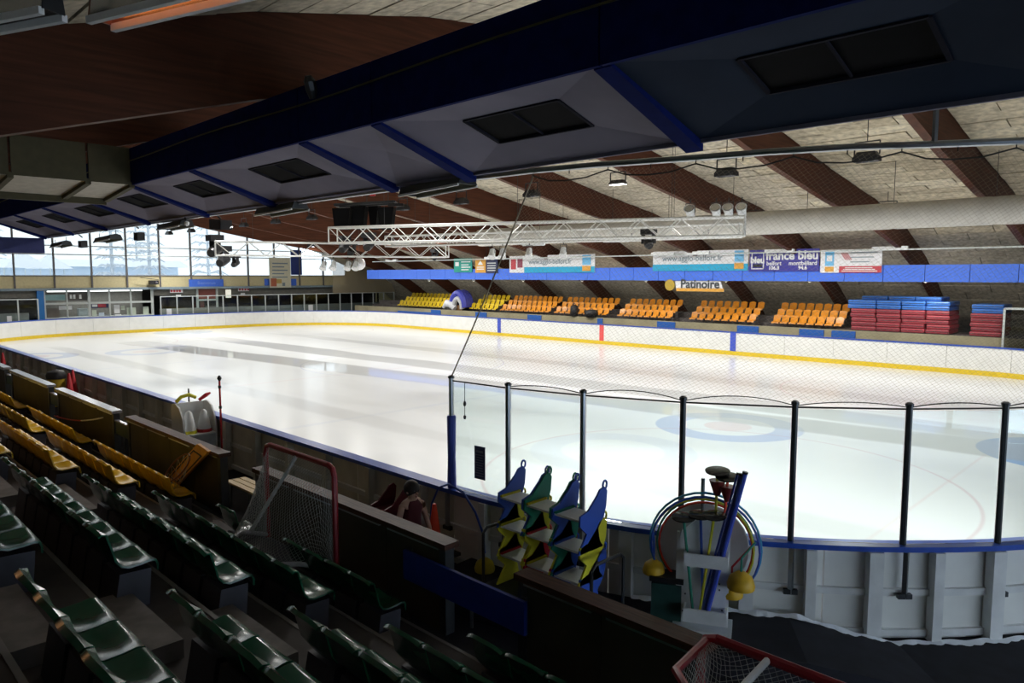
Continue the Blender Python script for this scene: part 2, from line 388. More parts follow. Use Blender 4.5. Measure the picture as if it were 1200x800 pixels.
# end walls
def gable(X, name, label, m, th=.25, holes=None):
    mb = MB(); P = [(y, z) for y, z in SK2]
    mb.prism(P + [(P[-1][0], -.2), (P[0][0], -.2)], (X, 0, 0), (0, 1, 0), (0, 0, 1), (th, 0, 0)); return tag(mb.build(name, m), label, 'wall', kind='structure')
wr = tag(thing('wall_right', 'dark end wall with glazed doors behind the goal end nearest the stand', 'wall', (XE1 + .35, 16, FZ)), kind='structure')
DY0, DY1, DZ1 = .5, 18.0, 3.5
def wpiece(poly): mb = MB(); mb.prism(poly, (XE1 + .35, 0, 0), (0, 1, 0), (0, 0, 1), (.25, 0, 0)); mb.build('wall_panel', ROOFB, wr)
Pt = [(y, z) for y, z in SK2 if y < DY0]; wpiece([(Pt[0][0], -.2), (DY0, -.2), (DY0, prof_at(SK2, DY0))] + Pt[::-1])
Pt = [(y, z) for y, z in SK2 if DY0 < y < DY1]; wpiece([(DY0, DZ1), (DY1, DZ1), (DY1, prof_at(SK2, DY1))] + Pt[::-1] + [(DY0, prof_at(SK2, DY0))])
Pt = [(y, z) for y, z in SK2 if y > DY1]; wpiece([(DY1, -.2), (Pt[-1][0], -.2)] + Pt[::-1] + [(DY1, prof_at(SK2, DY1))])
dr = tag(thing('door_1', 'row of glazed entrance doors in the end wall', 'door', (XE1 + .35, 7, FZ)), kind='structure')
for i in range(14):
    y = DY0 + 1.25 * i; mb = MB(); mb.box(XE1 + .42, XE1 + .44, y + .06, y + 1.19, FZ + .1, DZ1 - .1); mb.build('pane', DGLASS, dr)
    mb = MB(); mb.box(XE1 + .38, XE1 + .48, y - .05, y + .05, FZ, DZ1); mb.build('frame', DSTEEL, dr)

# ---------------------------------------------------------------- left gable: glazing over the entrance hall
GX = -57.0
WY = [11.04 + 2.29 * k for k in range(-4, 12)]          # mullion lines
roofz = lambda y: prof_at(SK, y) - .03
win = tag(thing('window_1', 'tall glazed gable end with slim mullions above beige panels', 'window', (GX, 19.5, 3.9)), kind='structure')
ys = [y for y in WY if 1.5 < y < 36.8]
for a, b in zip(ys[:-1], ys[1:] ):
    zt0, zt1 = roofz(a), roofz(b)
    rows_ = [3.9, 5.35, 5.95]
    for z0, z1 in ((3.9, 5.35), (5.35, 5.95)):
        if min(zt0, zt1) > z1:
            mb = MB(); mb.box(GX - .01, GX + .01, a + .04, b - .04, z0 + .03, z1 - .03); mb.build('pane', WGLASS, win)
        elif z0 == 3.9:
            mb = MB(); mb.prism([(a + .04, z0), (b - .04, z0), (b - .04, zt1), (a + .04, zt0)], (GX - .01, 0, 0), (0, 1, 0), (0, 0, 1), (.02, 0, 0)); mb.build('pane', WGLASS, win)
    if min(zt0, zt1) > 6.0:
        pk = [(a + .04, 5.98), (b - .04, 5.98), (b - .04, zt1), (a + .04, zt0)]
        if a < 16 < b: pk.insert(3, (16, roofz(16)))
        mb = MB(); mb.prism(pk, (GX - .01, 0, 0), (0, 1, 0), (0, 0, 1), (.02, 0, 0)); mb.build('pane', WGLASS, win)
for y in ys:
    mb = MB(); mb.box(GX - .06, GX + .10, y - .05, y + .05, 3.06, roofz(y)); mb.build('mullion', MULL, win)
for z in (3.9, 5.35, 5.95):
    mb = MB(); mb.box(GX - .05, GX + .06, 2.0, 36.2 if z < 5 else (35.4 if z < 5.5 else 34.0), z - .035, z + .035); mb.build('transom', GWHITE if z > 4 else MULL, win)
def kx0(x): return onx(x, 350, GX).y
pw = tag(thing('wall_left', 'beige panel strip and plain wall below and beside the gable window', 'wall', (GX, 19.5, 3.06)), kind='structure')
for a, b in zip(ys[:-1], ys[1:]):
    mb = MB(); mb.box(GX - .08, GX, a + .05, b - .05, 3.06, 3.87); mb.build('panel', BEIGE, pw)
mb = MB(); mb.box(GX - .1, GX + .35, -6, 42, 2.9, 3.06); mb.build('slab_edge', SLAB, pw)
mb = MB(); y0 = ys[-1]
mb.prism([(y0, 2.9), (41.5, 2.9), (41.0, 1.6 + 1.4), (39.5, roofz(39.5)), (37.5, roofz(37.5)), (y0, roofz(y0))], (GX - .1, 0, 0), (0, 1, 0), (0, 0, 1), (.1, 0, 0)); mb.build('side_panel', BEIGE, pw)
mb = MB(); mb.prism([(-6, 2.9), (ys[0], 2.9), (ys[0], roofz(ys[0])), (-1, roofz(-1)), (-6, 2.95)], (GX - .1, 0, 0), (0, 1, 0), (0, 0, 1), (.1, 0, 0)); mb.build('side_panel', BEIGE, pw)
mb = MB(); mb.box(-62.2, -62, -6, 42, FZ, 3.0); mb.build('rear_wall', DARKIN, pw)
mb = MB(); mb.box(-62, GX - .1, -6, 42, 2.88, 3.0); mb.build('hall_ceiling', GREYIN, pw)
HDR = mat('header_grey', (.22, .21, .18), .8)
mb = MB(); mb.box(GX - .1, GX - .04, kx0(180), 39.6, 2.42, 2.9); mb.build('header_panel', HDR, pw)
mb = MB(); mb.box(GX - .1, GX - .04, 4.0, kx0(44), 2.42, 2.9); mb.build('header_panel', HDR, pw)
for y0, y1 in ((39.5, 43.5), (-8.5, -5.8)): mb = MB(); mb.box(GX - .1, GX, y0, y1, -.2, 2.95); mb.build('corner_panel', BEIGE, pw)
mb = MB(); mb.box(-62, GX, 39.6, 39.8, FZ, 3.0); mb.build('side_wall', DARKIN, pw)
mb = MB(); mb.box(-62, GX, -6, -5.8, FZ, 3.0); mb.build('side_wall', DARKIN, pw)
mb = MB(); mb.box(-62.2, -57, -6, 42, FZ - .1, FZ + .001); tag(mb.build('floor_hall', GREYIN), 'grey floor of the entrance hall behind the glass screens', 'floor', kind='structure')
# hall recess strip light for the counter (lit shop front)
# kiosk frames
kio = thing('kiosk_front', 'pale green framed snack kiosk front with counter windows behind the boards', 'kiosk', (GX, 16.5, FZ))
def kx(x, y=350, X=GX): return onx(x, y, X).y
KX = GX + .05
def kv(x, w=.09, z0=FZ, z1=2.9, m=GWHITE, nm='post'):
    y = kx(x); mb = MB(); mb.box(KX - .06, KX + .06, y - w / 2, y + w / 2, z0, z1); return mb.build(nm, m, kio)
zt = onx(120, 354.5, GX).z
for x in (52, 78, 104, 128, 153, 178): kv(x, .16 if x in (104, 178) else .09)
mb = MB(); ya, yb = kx(52), kx(178); mb.box(KX - .05, KX + .05, ya, yb, zt - .07, zt + .07); mb.build('transom', GWHITE, kio)
mb = MB(); mb.box(KX - .6, KX + .1, ya, yb, FZ, FZ + .9); mb.build('counter', GWHITE, kio)
mb = MB(); mb.box(KX - 2.2, KX - 2.1, ya, yb, FZ, 2.9); mb.build('back_panel', GREYIN, kio)
mb = MB(); y = kx(46.5); mb.box(KX - .05, KX + .2, y - .2, y + .2, FZ, 2.9); tag(mb.build('post', plain('post_blue', (.03, .22, .62)), kio), 'bright blue post')
def board(nm, x0, x1, y0, y1, m, X, parent, th=.04):
    a = onx(x0, y1, X); b = onx(x1, y0, X); mb = MB(); mb.box(X, X + th, min(a.y, b.y), max(a.y, b.y), a.z, b.z); return mb.build(nm, m, parent)
board('menu_board', 53, 76, 345, 352, plain('menu_teal', (.30, .50, .50)), KX - .3, kio)
board('menu_board', 79, 102, 342, 352.5, plain('menu_dark', (.10, .09, .085)), KX - .3, kio)
for i, x in enumerate((83, 87, 94)): board('menu_photo', x - 1.2, x + 1.2, 345, 350, PAPER, KX - .26, kio, .02)
board('menu_board', 107, 127, 355.5, 361, BDARK, KX - .3, kio)
board('menu_badge', 115, 124, 356, 360, BRED, KX - .26, kio, .02)
board('menu_badge', 108, 114, 356.5, 359.5, PAPER, KX - .26, kio, .02)
board('shutter', 56, 69, 361, 378, plain('shutter_brown', (.16, .14, .12)), KX - .3, kio)
board('panel_white', 69, 84, 358, 363, PAPER, KX - .28, kio)
for x0, x1, y0, y1 in ((74, 84, 372, 377), (108, 113, 363, 371), (116, 122, 366, 372), (134, 140, 357, 367), (142, 146, 358, 363), (149, 159, 360, 371), (168, 174, 359, 371), (135, 142, 368, 373)):
    board('leaflet', x0, x1, y0, y1, random.choice([PAPER, plain('leaflet_blue', (.55, .65, .75)), plain('leaflet_green', (.55, .62, .52))]), KX - .2, kio, .02)
board('fridge', 91, 101, 361, 376, plain('fridge_glass', (.42, .48, .50), .2), KX - 1.2, kio, .5)
for k in range(6):
    x = 108 + k * 12; board('machine', x, x + 7, 368, 376, STEEL, KX - .5, kio, .25)
# second framed bay with red transom sign
L = bpy.data.lights.new('kiosk_tube', 'AREA'); L.shape = 'RECTANGLE'; L.size = .3; L.size_y = 5.5; L.energy = 60; L.color = (.95, 1, .97)
o = bpy.data.objects.new('kiosk_tube', L); COL.objects.link(o); o.parent = kio; o.location = (-.9, 0, 2.6)
mb = MB(); mb.box(KX - 1.1, KX - .8, ya + .4, yb - .4, 2.78, 2.86); mb.build('tube_fitting', mat('tube_lit', (.9, .9, .9), .5, emit=(.95, 1, .97), es=2), kio)
kio2 = thing('service_hatch', 'pale framed service hatch with reddish panel above its opening', 'hatch', (GX, kx(242), FZ))
for x in (231, 254): mb = MB(); y = kx(x); mb.box(KX - .06, KX + .06, y - .07, y + .07, FZ, 2.9); mb.build('post', GWHITE, kio2)
board('transom', 231, 254, 350, 352.5, GWHITE, KX, kio2, .06)
board('head_panel', 232, 252, 338, 350, plain('hatch_red', (.30, .09, .07)), KX - .1, kio2)
board('sill_panel', 241, 253, 358, 371, GREYIN, KX - .3, kio2)
board('jamb_panel', 235, 239, 353, 371, plain('jamb_brown', (.22, .08, .06)), KX - .3, kio2)
# glass screen on the end behind the boards
scr = thing('glass_screen', 'long glass screen on thin white posts behind the end boards', 'screen', (-54.2, 25, FZ))
SX = -54.2; py = []
def screen(y0, y1, n):
    st = (y1 - y0) / n
    for i in range(n + 1):
        y = y0 + st * i; mb = MB(); mb.box(SX - .04, SX + .04, y - .035, y + .035, FZ, 2.42); mb.build('post', GWHITE, scr)
        if i < n: mb = MB(); mb.box(SX - .008, SX + .008, y + .04, y + st - .04, FZ + .3, 2.38); mb.build('pane', PGLASS, scr)
    mb = MB(); mb.box(SX - .03, SX + .03, y0, y1, 2.38, 2.44); mb.build('rail', GWHITE, scr)
    mb = MB(); mb.box(SX - 1.15, SX - 1.05, y0 + .3, y1 - .3, FZ, 1.5); mb.build('lower_board', plain('screen_grey', (.30, .30, .28)), scr)  # grey board across the lower half behind the glass
screen(5.2, kx(44, 350, SX), 6); screen(kx(188, 350, SX), 39.5, 18)
# notices and signs on the end
def sign(nm, label, cat, x0, x1, y0, y1, m, X, th=.04, group=None):
    a = onx(x0, y1, X); b = onx(x1, y0, X); t = thing(nm, label, cat, (X, (a.y + b.y) / 2, a.z), group)
    mb = MB(); mb.box(X, X + th, a.y, b.y, a.z, b.z); mb.build('board', m, t); return t, a, b
for x0, x1, y0, y1 in ((8.5, 13.5, 370, 378.5), (195.5, 201, 361.5, 370), (361.5, 366.5, 357, 364)):
    sign('notice_sheet', 'white paper notice taped to the glass screen behind the boards', 'notice', x0, x1, y0, y1, PAPER, SX + .02, .01, 'paper notices on the end glass screen')
t, a, b = sign('name_banner', 'blue banner with pale lettering on the beige panels', 'banner', 221.5, 261.5, 327, 336, LBLUE, GX + .12)
text('lettering', 'Bienvenue', ((GX + .17), (a.y + b.y) / 2, (a.z + b.z) / 2), (0, 1, 0), (0, 0, 1), .34, plain('pale_blue_text', (.25, .38, .85)), t)
t, a, b = sign('hanging_poster', 'tall pale yellow poster with text lines and food picture hung on the window', 'poster', 316, 340, 302, 337, plain('poster_cream', (.80, .76, .58)), GX + .45)
for k in range(5):
    yy = 308 + k * 4; board('text_line', 319, 337 - (k % 2) * 4, yy, yy + 1.2, GREYT, GX + .49, t, .008)
board('food_picture', 317.5, 324, 326, 335.5, plain('food_red', (.55, .16, .08)), GX + .49, t, .01); board('food_picture', 324, 330, 327, 332, plain('food_gold', (.62, .45, .15)), GX + .49, t, .01); board('food_picture', 331, 334, 331, 335, GREYT, GX + .49, t, .01)
for x0, x1 in ((310, 316), (341, 347)): sign('small_plaque', 'small blue plaque on the beige panels beside the tall poster', 'plaque', x0, x1, 326.5, 334.5, LBLUE, GX + .12, .03, 'blue plaques beside the poster')
sign('window_blind', 'dark blue blind filling one pane of the gable window', 'blind', 341, 353, 293, 322, plain('blind_blue', (.035, .06, .26)), GX + .03)
for x0, x1, y0, y1 in ((199, 214, 338.5, 343), (279, 291.5, 337, 341.2)):
    t, a, b = sign('direction_sign', 'white direction sign with red lettering under the slab edge', 'sign', x0, x1, y0, y1, PAPER, GX + .2, .03, 'red lettered signs under the slab')
    for k in range(4): board('letter_block', x0 + 1 + k * 3.2, x0 + 3.2 + k * 3.2, y0 + .9, y1 - .9, BRED, GX + .235, t, .006)
for x0, x1, y0, y1 in ((206, 212, 345, 347.5), (282, 287, 343, 345)): sign('small_plate', 'small white plate below a red lettered direction sign', 'plate', x0, x1, y0, y1, PAPER, GX + .2, .02, 'white plates under the direction signs')
a = onx(268, 344, GX + .6); t = thing('wall_lantern', 'white box lantern hanging in front of the dark hall', 'lantern', (a.x, a.y, a.z - .3))
mb = MB(); mb.box(a.x - .12, a.x + .12, a.y - .2, a.y + .14, a.z - .32, a.z + .32); mb.build('shade', mat('lantern_lit', (.85, .84, .74), .6, emit=(1, .95, .8), es=.5), t); mb = MB(); mb.tube([a + Vector((0, 0, .3)), (a.x, a.y, 2.9)], .02); mb.build('rod', DSTEEL, t)
sign('air_unit', 'slate grey wall air unit beside the gable window corner', 'air conditioner', 404, 426, 324.5, 331, plain('unit_slate', (.11, .12, .15)), GX + .05, .3)
a = onx(180, 330, GX + .4); t = thing('projector', 'black projector on a bracket over the beige panels', 'projector', tuple(a))
mb = MB(); mb.box(a.x - .2, a.x + .2, a.y - .3, a.y + .3, a.z - .2, a.z + .1); mb.build('body', BLACK, t); mb = MB(); mb.beam(a + Vector((0, -.9, .3)), a + Vector((0, .35, .15)), .04, .04); mb.beam(a + Vector((-.35, 0, 0)), a, .05, .05); mb.build('bracket', DSTEEL, t)
mb = MB(); mb.lathe([(.08, 0), (.08, .1)], a + Vector((.2, .1, -.05)), 10, (1, 0, 0)); mb.build('lens', CHROME, t)
# protective net hung behind the far goal (fine beige mesh)
ncl = meshcloth('fine_net', (.42, .35, .22), .55)
nt_ = thing('backstop_net', 'fine beige backstop net hanging above the end glass screen', 'net', (-53.9, 37, 2.4))
mb = MB(); pts_b = [(-53.9, lerp(33.2, 39.45, i / 8), 2.44) for i in range(9)]; vs = []
ledge_ = [(2.44, 39.45), (3.0, 39.15), (3.7, 38.92), (4.8, 38.8), (5.8, 38.78)]
for z, ye in ledge_:
    for i in range(9): vs.append((-53.9 + .03 * math.sin(i * 1.3), lerp(33.0, ye, i / 8), z))
mb.add(vs, [(r * 9 + i, r * 9 + i + 1, r * 9 + 10 + i, r * 9 + 9 + i) for r in range(4) for i in range(8)]); tag(mb.build('mesh', ncl, nt_, fix=False), kind='stuff')
mb = MB(); mb.tube([(-53.88, ye, z) for z, ye in ledge_], .02); mb.build('edge_rope', CORD, nt_)

# ---------------------------------------------------------------- outdoors beyond the gable window
mb = MB(); mb.box(-160, -62.3, -60, 110, 2.2, 2.4); tag(mb.build('ground', SNOW), 'pale snowy ground outside the gable window', 'ground', kind='structure')
def conifer(x, y, h, r):
    t = thing('snowy_tree', 'pale frosted tree standing outside the gable window', 'tree', (x, y, 2.4), 'frosted trees outside')
    mb = MB(); mb.tube([(x, y, 2.4), (x, y, 2.4 + h * .95)], [.22, .05]); mb.build('trunk', TREE, t)
    mb = MB(); k = 13
    for i in range(k):
        z = 2.4 + h * (.12 + .86 * i / k); rr = r * (1 - i / k) + .15; nb = 8
        for j in range(nb):
            a = 2 * PI * (j + random.random() * .6) / nb; L = rr * random.uniform(.7, 1.1)
            mb.tube([(x, y, z), (x + math.cos(a) * L * .6, y + math.sin(a) * L * .6, z + .1 * L), (x + math.cos(a) * L, y + math.sin(a) * L, z - .12 * L)], [.06, .10 * L / 2 + .04, .02], 4)
    tag(mb.build('branches', TREE, t), kind='stuff')
for x, y, h, r in ((-76, 26, 12, 1.9), (-79, 23.5, 13, 2.0), (-98, 41, 15, 3), (-97, 17, 10, 2.2), (-104, 34, 14, 2.5)): conifer(x, y, h, r)
for i, px in enumerate((27, 58)):
    c = onx(px, 318, (-76, -84)[i]); t = thing('marquee_tent', 'white peaked marquee tent outside the gable window', 'tent', (c.x, c.y, 2.4), 'white marquee tents outside')
    mb = MB(); w = 1.7; q = [(c.x - w, c.y - w), (c.x + w, c.y - w), (c.x + w, c.y + w), (c.x - w, c.y + w)]
    mb.add([(a, b, 4.6) for a, b in q] + [(c.x, c.y, 6.1)], [(0, 1, 4), (1, 2, 4), (2, 3, 4), (3, 0, 4), (3, 2, 1, 0)]); mb.build('roof', SNOW, t)
    for a, b in q: mb = MB(); mb.tube([(a, b, 2.4), (a, b, 4.6)], .05); mb.build('pole', GWHITE, t)
mb = MB(); c = onx(40, 320, -84); mb.box(-94, -90, -6, 34, 2.4, 4.9); t = thing('low_shed', 'long low blue grey shed outside behind the tents', 'shed', (-92, 14, 2.4)); mb.build('wall', plain('shed_blue', (.62, .72, .82)), t)
mb = MB(); mb.prism([(-95, 4.9), (-89, 4.9), (-92, 5.7)], (0, -7, 0), (1, 0, 0), (0, 0, 1), (0, 42, 0)); mb.build('roof', SNOW, t)

# ---------------------------------------------------------------- rink boards
S0 = rink_s(-7.0, 6.1)
boards = thing('rink_boards', 'white rink boards with blue cap rail and yellow kick plate around the ice', 'boards', (cx0, YN, 0))
TL = CUM[-1]; npan = 66; pl = TL / npan
for i in range(npan):
    s0, s1 = i * pl + .006, (i + 1) * pl - .006; mb = MB(); ribbon(mb, [lerp(s0, s1, k / 6) for k in range(7)], 0, .05, .2, 1.1)
    p, n = rink_at((s0 + s1) / 2)
    mb.build('panel', WHITE, boards, smooth=True)
    near = (n.y < -.2)
    mb = MB(); ribbon(mb, [lerp(s0, s1, k / 6) for k in range(7)], .052, .075, FZ, 1.1); mb.build('back_panel', WHITE if p.x > -6.5 else CREAM, boards, smooth=True)  # corner backs coloured whiter in place of the stronger daylight there
mb = MB(); ribbon(mb, [TL * k / 320 for k in range(321)], -.012, .06, 0, .2); mb.build('kick_plate', YELKICK, boards)
mb = MB(); ribbon(mb, [TL * k / 320 for k in range(321)], -.03, .17, 1.1, 1.155); mb.build('cap_rail', BLUECAP, boards)
for px, mm in ((594, BLUEP), (714, REDP), (867, BLUEP)):
    X = onz(px, 380 if px == 714 else (373 if px == 594 else 389), 1.1).x; mb = MB(); mb.box(X - .15, X + .15, YF - .02, YF + .01, .2, 1.1); mb.build('line_mark', mm, boards)
sA, sB = rink_s(-46, 6.1), rink_s(-.1, 20)
k = 0; s = sA
while s < sB:
    p, n = rink_at(s); t = Vector((-n.y, n.x, 0)); w = .07 if k % 2 == 0 else .05
    mb = MB(); a = p + n * .14
    q = [a - t * w - n * .06, a + t * w - n * .06, a + t * w + n * .06, a - t * w + n * .06]
    mb.hexa([(v.x, v.y, FZ) for v in q] + [(v.x, v.y, 1.1) for v in q]); mb.build('upright', STEELW if p.x > -6.5 else CREAM, boards); s += .62 if p.x > -6.5 else 1.2; k += 1  # corner uprights likewise whiter, daylight put into the colour
for z in (FZ + .04, .62):
    mb = MB(); ribbon(mb, [lerp(sA, sB, k / 140) for k in range(141)], .075, .12, z, z + .07); mb.build('rail', STEELW, boards)
# frost along the foot of the boards on the corner
PZ_ = .38; fr = MB(); s = rink_s(-4.5, 6.6); vs = []; k = 0
while s < rink_s(-.2, 12):
    p, n = rink_at(s); fz = FZ if p.x > -2.4 else lerp(FZ, PZ_, min(1, (-2.4 - p.x) / .7)); c = p + n * .19
    d = .02 + .05 * abs(math.sin(s * 3.1) * math.sin(s * 7.7 + 1)) + .03 * abs(math.sin(s * 23)); q = c + n * d
    vs += [(c.x, c.y, fz + .035 + .01 * math.sin(s * 17)), (q.x, q.y, fz + .013)]; s += .03; k += 1
fr.add(vs, [(2 * i, 2 * i + 1, 2 * i + 3, 2 * i + 2) for i in range(k - 1)])
tag(fr.build('frost_rim', SNOW, fix=False), 'crust of frost on the floor along the foot of the corner boards', 'frost', kind='stuff')

PZ = .38                                              # raised rubber walkway along the corner
mb = MB(); s0, s1, s2 = rink_s(-6.6, 6.1), rink_s(-3.0, 7.4), rink_s(-2.2, 8.1); ss = [lerp(s0, s1, k / 10) for k in range(11)] + [s2]; vs = []
for j, s in enumerate(ss):
    p, n = rink_at(s); zz = PZ if j < 11 else FZ + .012
    for d, z in ((.21, FZ + .002), (1.12, FZ + .002), (1.12, zz), (.21, zz)): q = p + n * d; vs.append((q.x, q.y, z))
mb.add(vs, [(i * 4 + j, i * 4 + (j + 1) % 4, i * 4 + 4 + (j + 1) % 4, i * 4 + 4 + j) for i in range(11) for j in range(4)] + [(3, 2, 1, 0), (44, 45, 46, 47)])
tag(mb.build('floor_walkway', DARKFL), 'raised black rubber walkway sloping down along the corner boards', 'floor', kind='structure')
# glass guard on the corner
guard = thing('glass_guard', 'clear glass guard on dark steel posts along the corner boards', 'guard', (-4, 6.8, 1.155))
PX = [(541, 442), (606, 450), (690, 459), (803, 466), (932, 473), (1063, 476), (1180, 476)]
PS = []
for q in PX:
    w = onz(*q, 2.58); PS.append(rink_s(w.x, w.y) if False else min((TL * k / 4000 for k in range(4000)), key=lambda s: (rink_at(s)[0] - Vector((w.x, w.y, 0))).length))
PS += [PS[-1] + 1.05 * k for k in (1, 2, 3)]
GT = 2.56
PP = []
for i, s in enumerate(PS):
    p, n = rink_at(s); p = p + n * .08; PP.append(p)
    mb = MB(); mb.tube([(p.x, p.y, 1.155), (p.x, p.y, GT + .04)], .033, 8); po = mb.build('post', STEEL if i < 3 else DSTEEL, guard, smooth=True)
    mb = MB(); mb.lathe([(.042, 0), (.042, .025), (.02, .04)], (p.x, p.y, GT + .03), 8); mb.build('post_cap', DSTEEL, po)
    q = p + n * .08; mb = MB(); mb.box(q.x - .022, q.x + .022, q.y - .022, q.y + .022, .62, 1.10); mb.build('stub', STEEL, po)
    mb = MB(); mb.beam(q + Vector((0, 0, .64)) - Vector((-n.y, n.x, 0)) * .07, q + Vector((0, 0, .64)) + Vector((-n.y, n.x, 0)) * .07, .05, .05); mb.build('bracket', DSTEEL, po)
for i in range(len(PS) - 1):
    if False: pass
    a, b = PP[i], PP[i + 1]; d = (b - a).normalized(); nn = Vector((d.y, -d.x, 0)) * .006; mb = MB(); k = 4
    A = a + d * .04; B = b - d * .04
    mb.hexa([(v.x, v.y, 1.157) for v in (A - nn, B - nn, B + nn, A + nn)] + [(v.x, v.y, GT - .02) for v in (A - nn, B - nn, B + nn, A + nn)]); mb.build('pane', PGLASS, guard)
    mb = MB(); mb.tube([(a.x, a.y, GT), (b.x, b.y, GT)], .010, 5); mb.build('top_wire', NETROPE, guard)
    if i: mb = MB(); mb.tube([(lerp(a.x, b.x, t), lerp(a.y, b.y, t), GT + .015 + .30 * t * (1 - t) * (1.0 if i in (2, 3) else .6)) for t in [j / 8 for j in range(9)]], .007, 4); mb.build('hem_cord', NETROPE, guard)
a = PP[0]; mb = MB(); mb.lathe([(.055, 0), (.06, .03), (.052, .4), (.06, .93), (.05, .95)], (a.x, a.y, 1.157), 12); tag(mb.build('post_pad', BLUEP, guard), 'blue foam pad wrapped around the end post')
a = PP[0].lerp(PP[1], .25); mb = MB(); mb.tube([(a.x, a.y, GT), (a.x + .01, a.y - .01, GT - .45)], .004, 4); mb.lathe([(.015, 0), (.02, .03), (.01, .06)], (a.x + .01, a.y - .01, GT - .30), 6); mb.lathe([(.012, 0), (.02, .03), (.01, .05)], (a.x + .01, a.y - .01, GT - .47), 6); mb.build('pull_cord', NETROPE, guard)
# notice on the glass
p0, p1 = PP[0], PP[1]; d = (p1 - p0).normalized(); nn = Vector((d.y, -d.x, 0))
c = p0.lerp(p1, .53) + nn * .012; t = thing('rules_notice', 'dark blue rules notice stuck on the corner glass', 'notice', (c.x, c.y, 1.35))
mb = MB(); mb.prism([(-.09, 0), (.09, 0), (.09, .42), (-.09, .42)], (c.x, c.y, 1.36), d, (0, 0, 1), nn * .006); mb.build('sheet', plain('notice_blue', (.06, .09, .24)), t)
for k in range(10):
    w = .07 - .02 * random.random(); z = 1.40 + k * .033
    mb = MB(); mb.prism([(-w, 0), (w, 0), (w, .010 if k < 9 else .03), (-w, .010 if k < 9 else .03)], (c.x + nn.x * .007, c.y + nn.y * .007, z), d, (0, 0, 1), nn * .002); mb.build('text_line', plain('notice_text', (.34, .40, .58)), t)

# ---------------------------------------------------------------- pipe and safety net over the corner
ZP = 5.12
pipe_px = [(625, 200), (700, 193), (800, 186), (900, 178), (1000, 172), (1095, 169), (1200, 165)]
pipe = [Vector((x, 6.225, ZP)) for x in (-56.5, -45, -35, -27, -20, -14, -9, -7)] + [onz(*q, ZP) for q in pipe_px]
e = (pipe[-1] - pipe[-2]).normalized()
pipe += [pipe[-1] + Vector((.6, .75, 0)), pipe[-1] + Vector((.95, 1.7, 0)), pipe[-1] + Vector((1.1, 2.9, 0)), pipe[-1] + Vector((1.15, 5, 0))]
pp = thing('net_rail', 'long grey steel pipe under the soffit that carries the safety net', 'pipe', (-6, 6.13, ZP))
mb = MB(); mb.tube(pipe, .034, 8); mb.build('pipe', STEEL, pp, smooth=True)
for q, zt in [(onz(1095, 169, ZP), 6.2)] + [(Vector((x, 6.225, ZP)), 5.35) for x in (-6.81, -11.87, -17.92, -24.07)]:
    mb = MB(); mb.tube([(q.x, q.y, ZP), (q.x, q.y, zt)], .022 if zt < 6 else .028, 6); mb.build('hanger', STEEL, pp)
net = thing('safety_net', 'brown knotted safety net hung from the pipe above the corner glass', 'net', (-4, 6.8, 2.6))
def poly_at(pts, s):
    for a, b in zip(pts[:-1], pts[1:]):
        L = (b - a).length
        if s <= L: return a.lerp(b, s / L)
        s -= L
    return pts[-1]
NL = 9.0; topl = pipe[8:]
LT = sum((b - a).length for a, b in zip(topl[:-1], topl[1:]))
def netP(s, t):
    p, n = rink_at(PS[0] + s); p = p + n * .08; b = Vector((p.x, p.y, GT + .04)); tp = poly_at(topl, s * (min(LT, 8.6) / NL)) - Vector((0, 0, .06))
    return b.lerp(tp, t) - Vector((0, 0, .05 * math.sin(PI * t)))
def net_threads(mb, NL, cw, shear, fn, r, seg, n=3):
    for sg in (1, -1):
        s = -shear
        while s < NL + shear:
            s0, s1 = s, s + sg * shear
            ta, tb = 0.0, 1.0
            if sg > 0:
                if s0 < 0: ta = -s0 / shear
                if s1 > NL: tb = (NL - s0) / shear
            else:
                if s0 > NL: ta = (s0 - NL) / shear
                if s1 < 0: tb = s0 / shear
            if tb - ta > .02:
                k = max(2, int(seg * (tb - ta))); mb.tube([fn(lerp(s0, s1, lerp(ta, tb, j / k)), lerp(ta, tb, j / k)) for j in range(k + 1)], r, n, cap=False)
            s += cw
mb = MB(); net_threads(mb, NL, .062, 3.3, netP, .0009, 9); tag(mb.build('mesh', CORD, net, fix=False), kind='stuff')
mb = MB(); mb.tube([netP(0, j / 8) for j in range(9)], .010, 5); mb.build('edge_rope', CORD, net)
mb = MB(); mb.tube([netP(s * .25, 1 - (.012 if s % 4 else 0.0) - .02 * abs(math.sin(s * PI / 4))) for s in range(int(NL * 4))], .008, 5); mb.build('head_rope', NETROPE, net)
k = 0
while k * .5 < NL - .3:
    q = netP(k * .5, 1); mb = MB(); mb.tube([q - Vector((0, 0, .01)), q + Vector((0, 0, .07))], .006, 4); mb.build('tie', NETROPE, net); k += 1

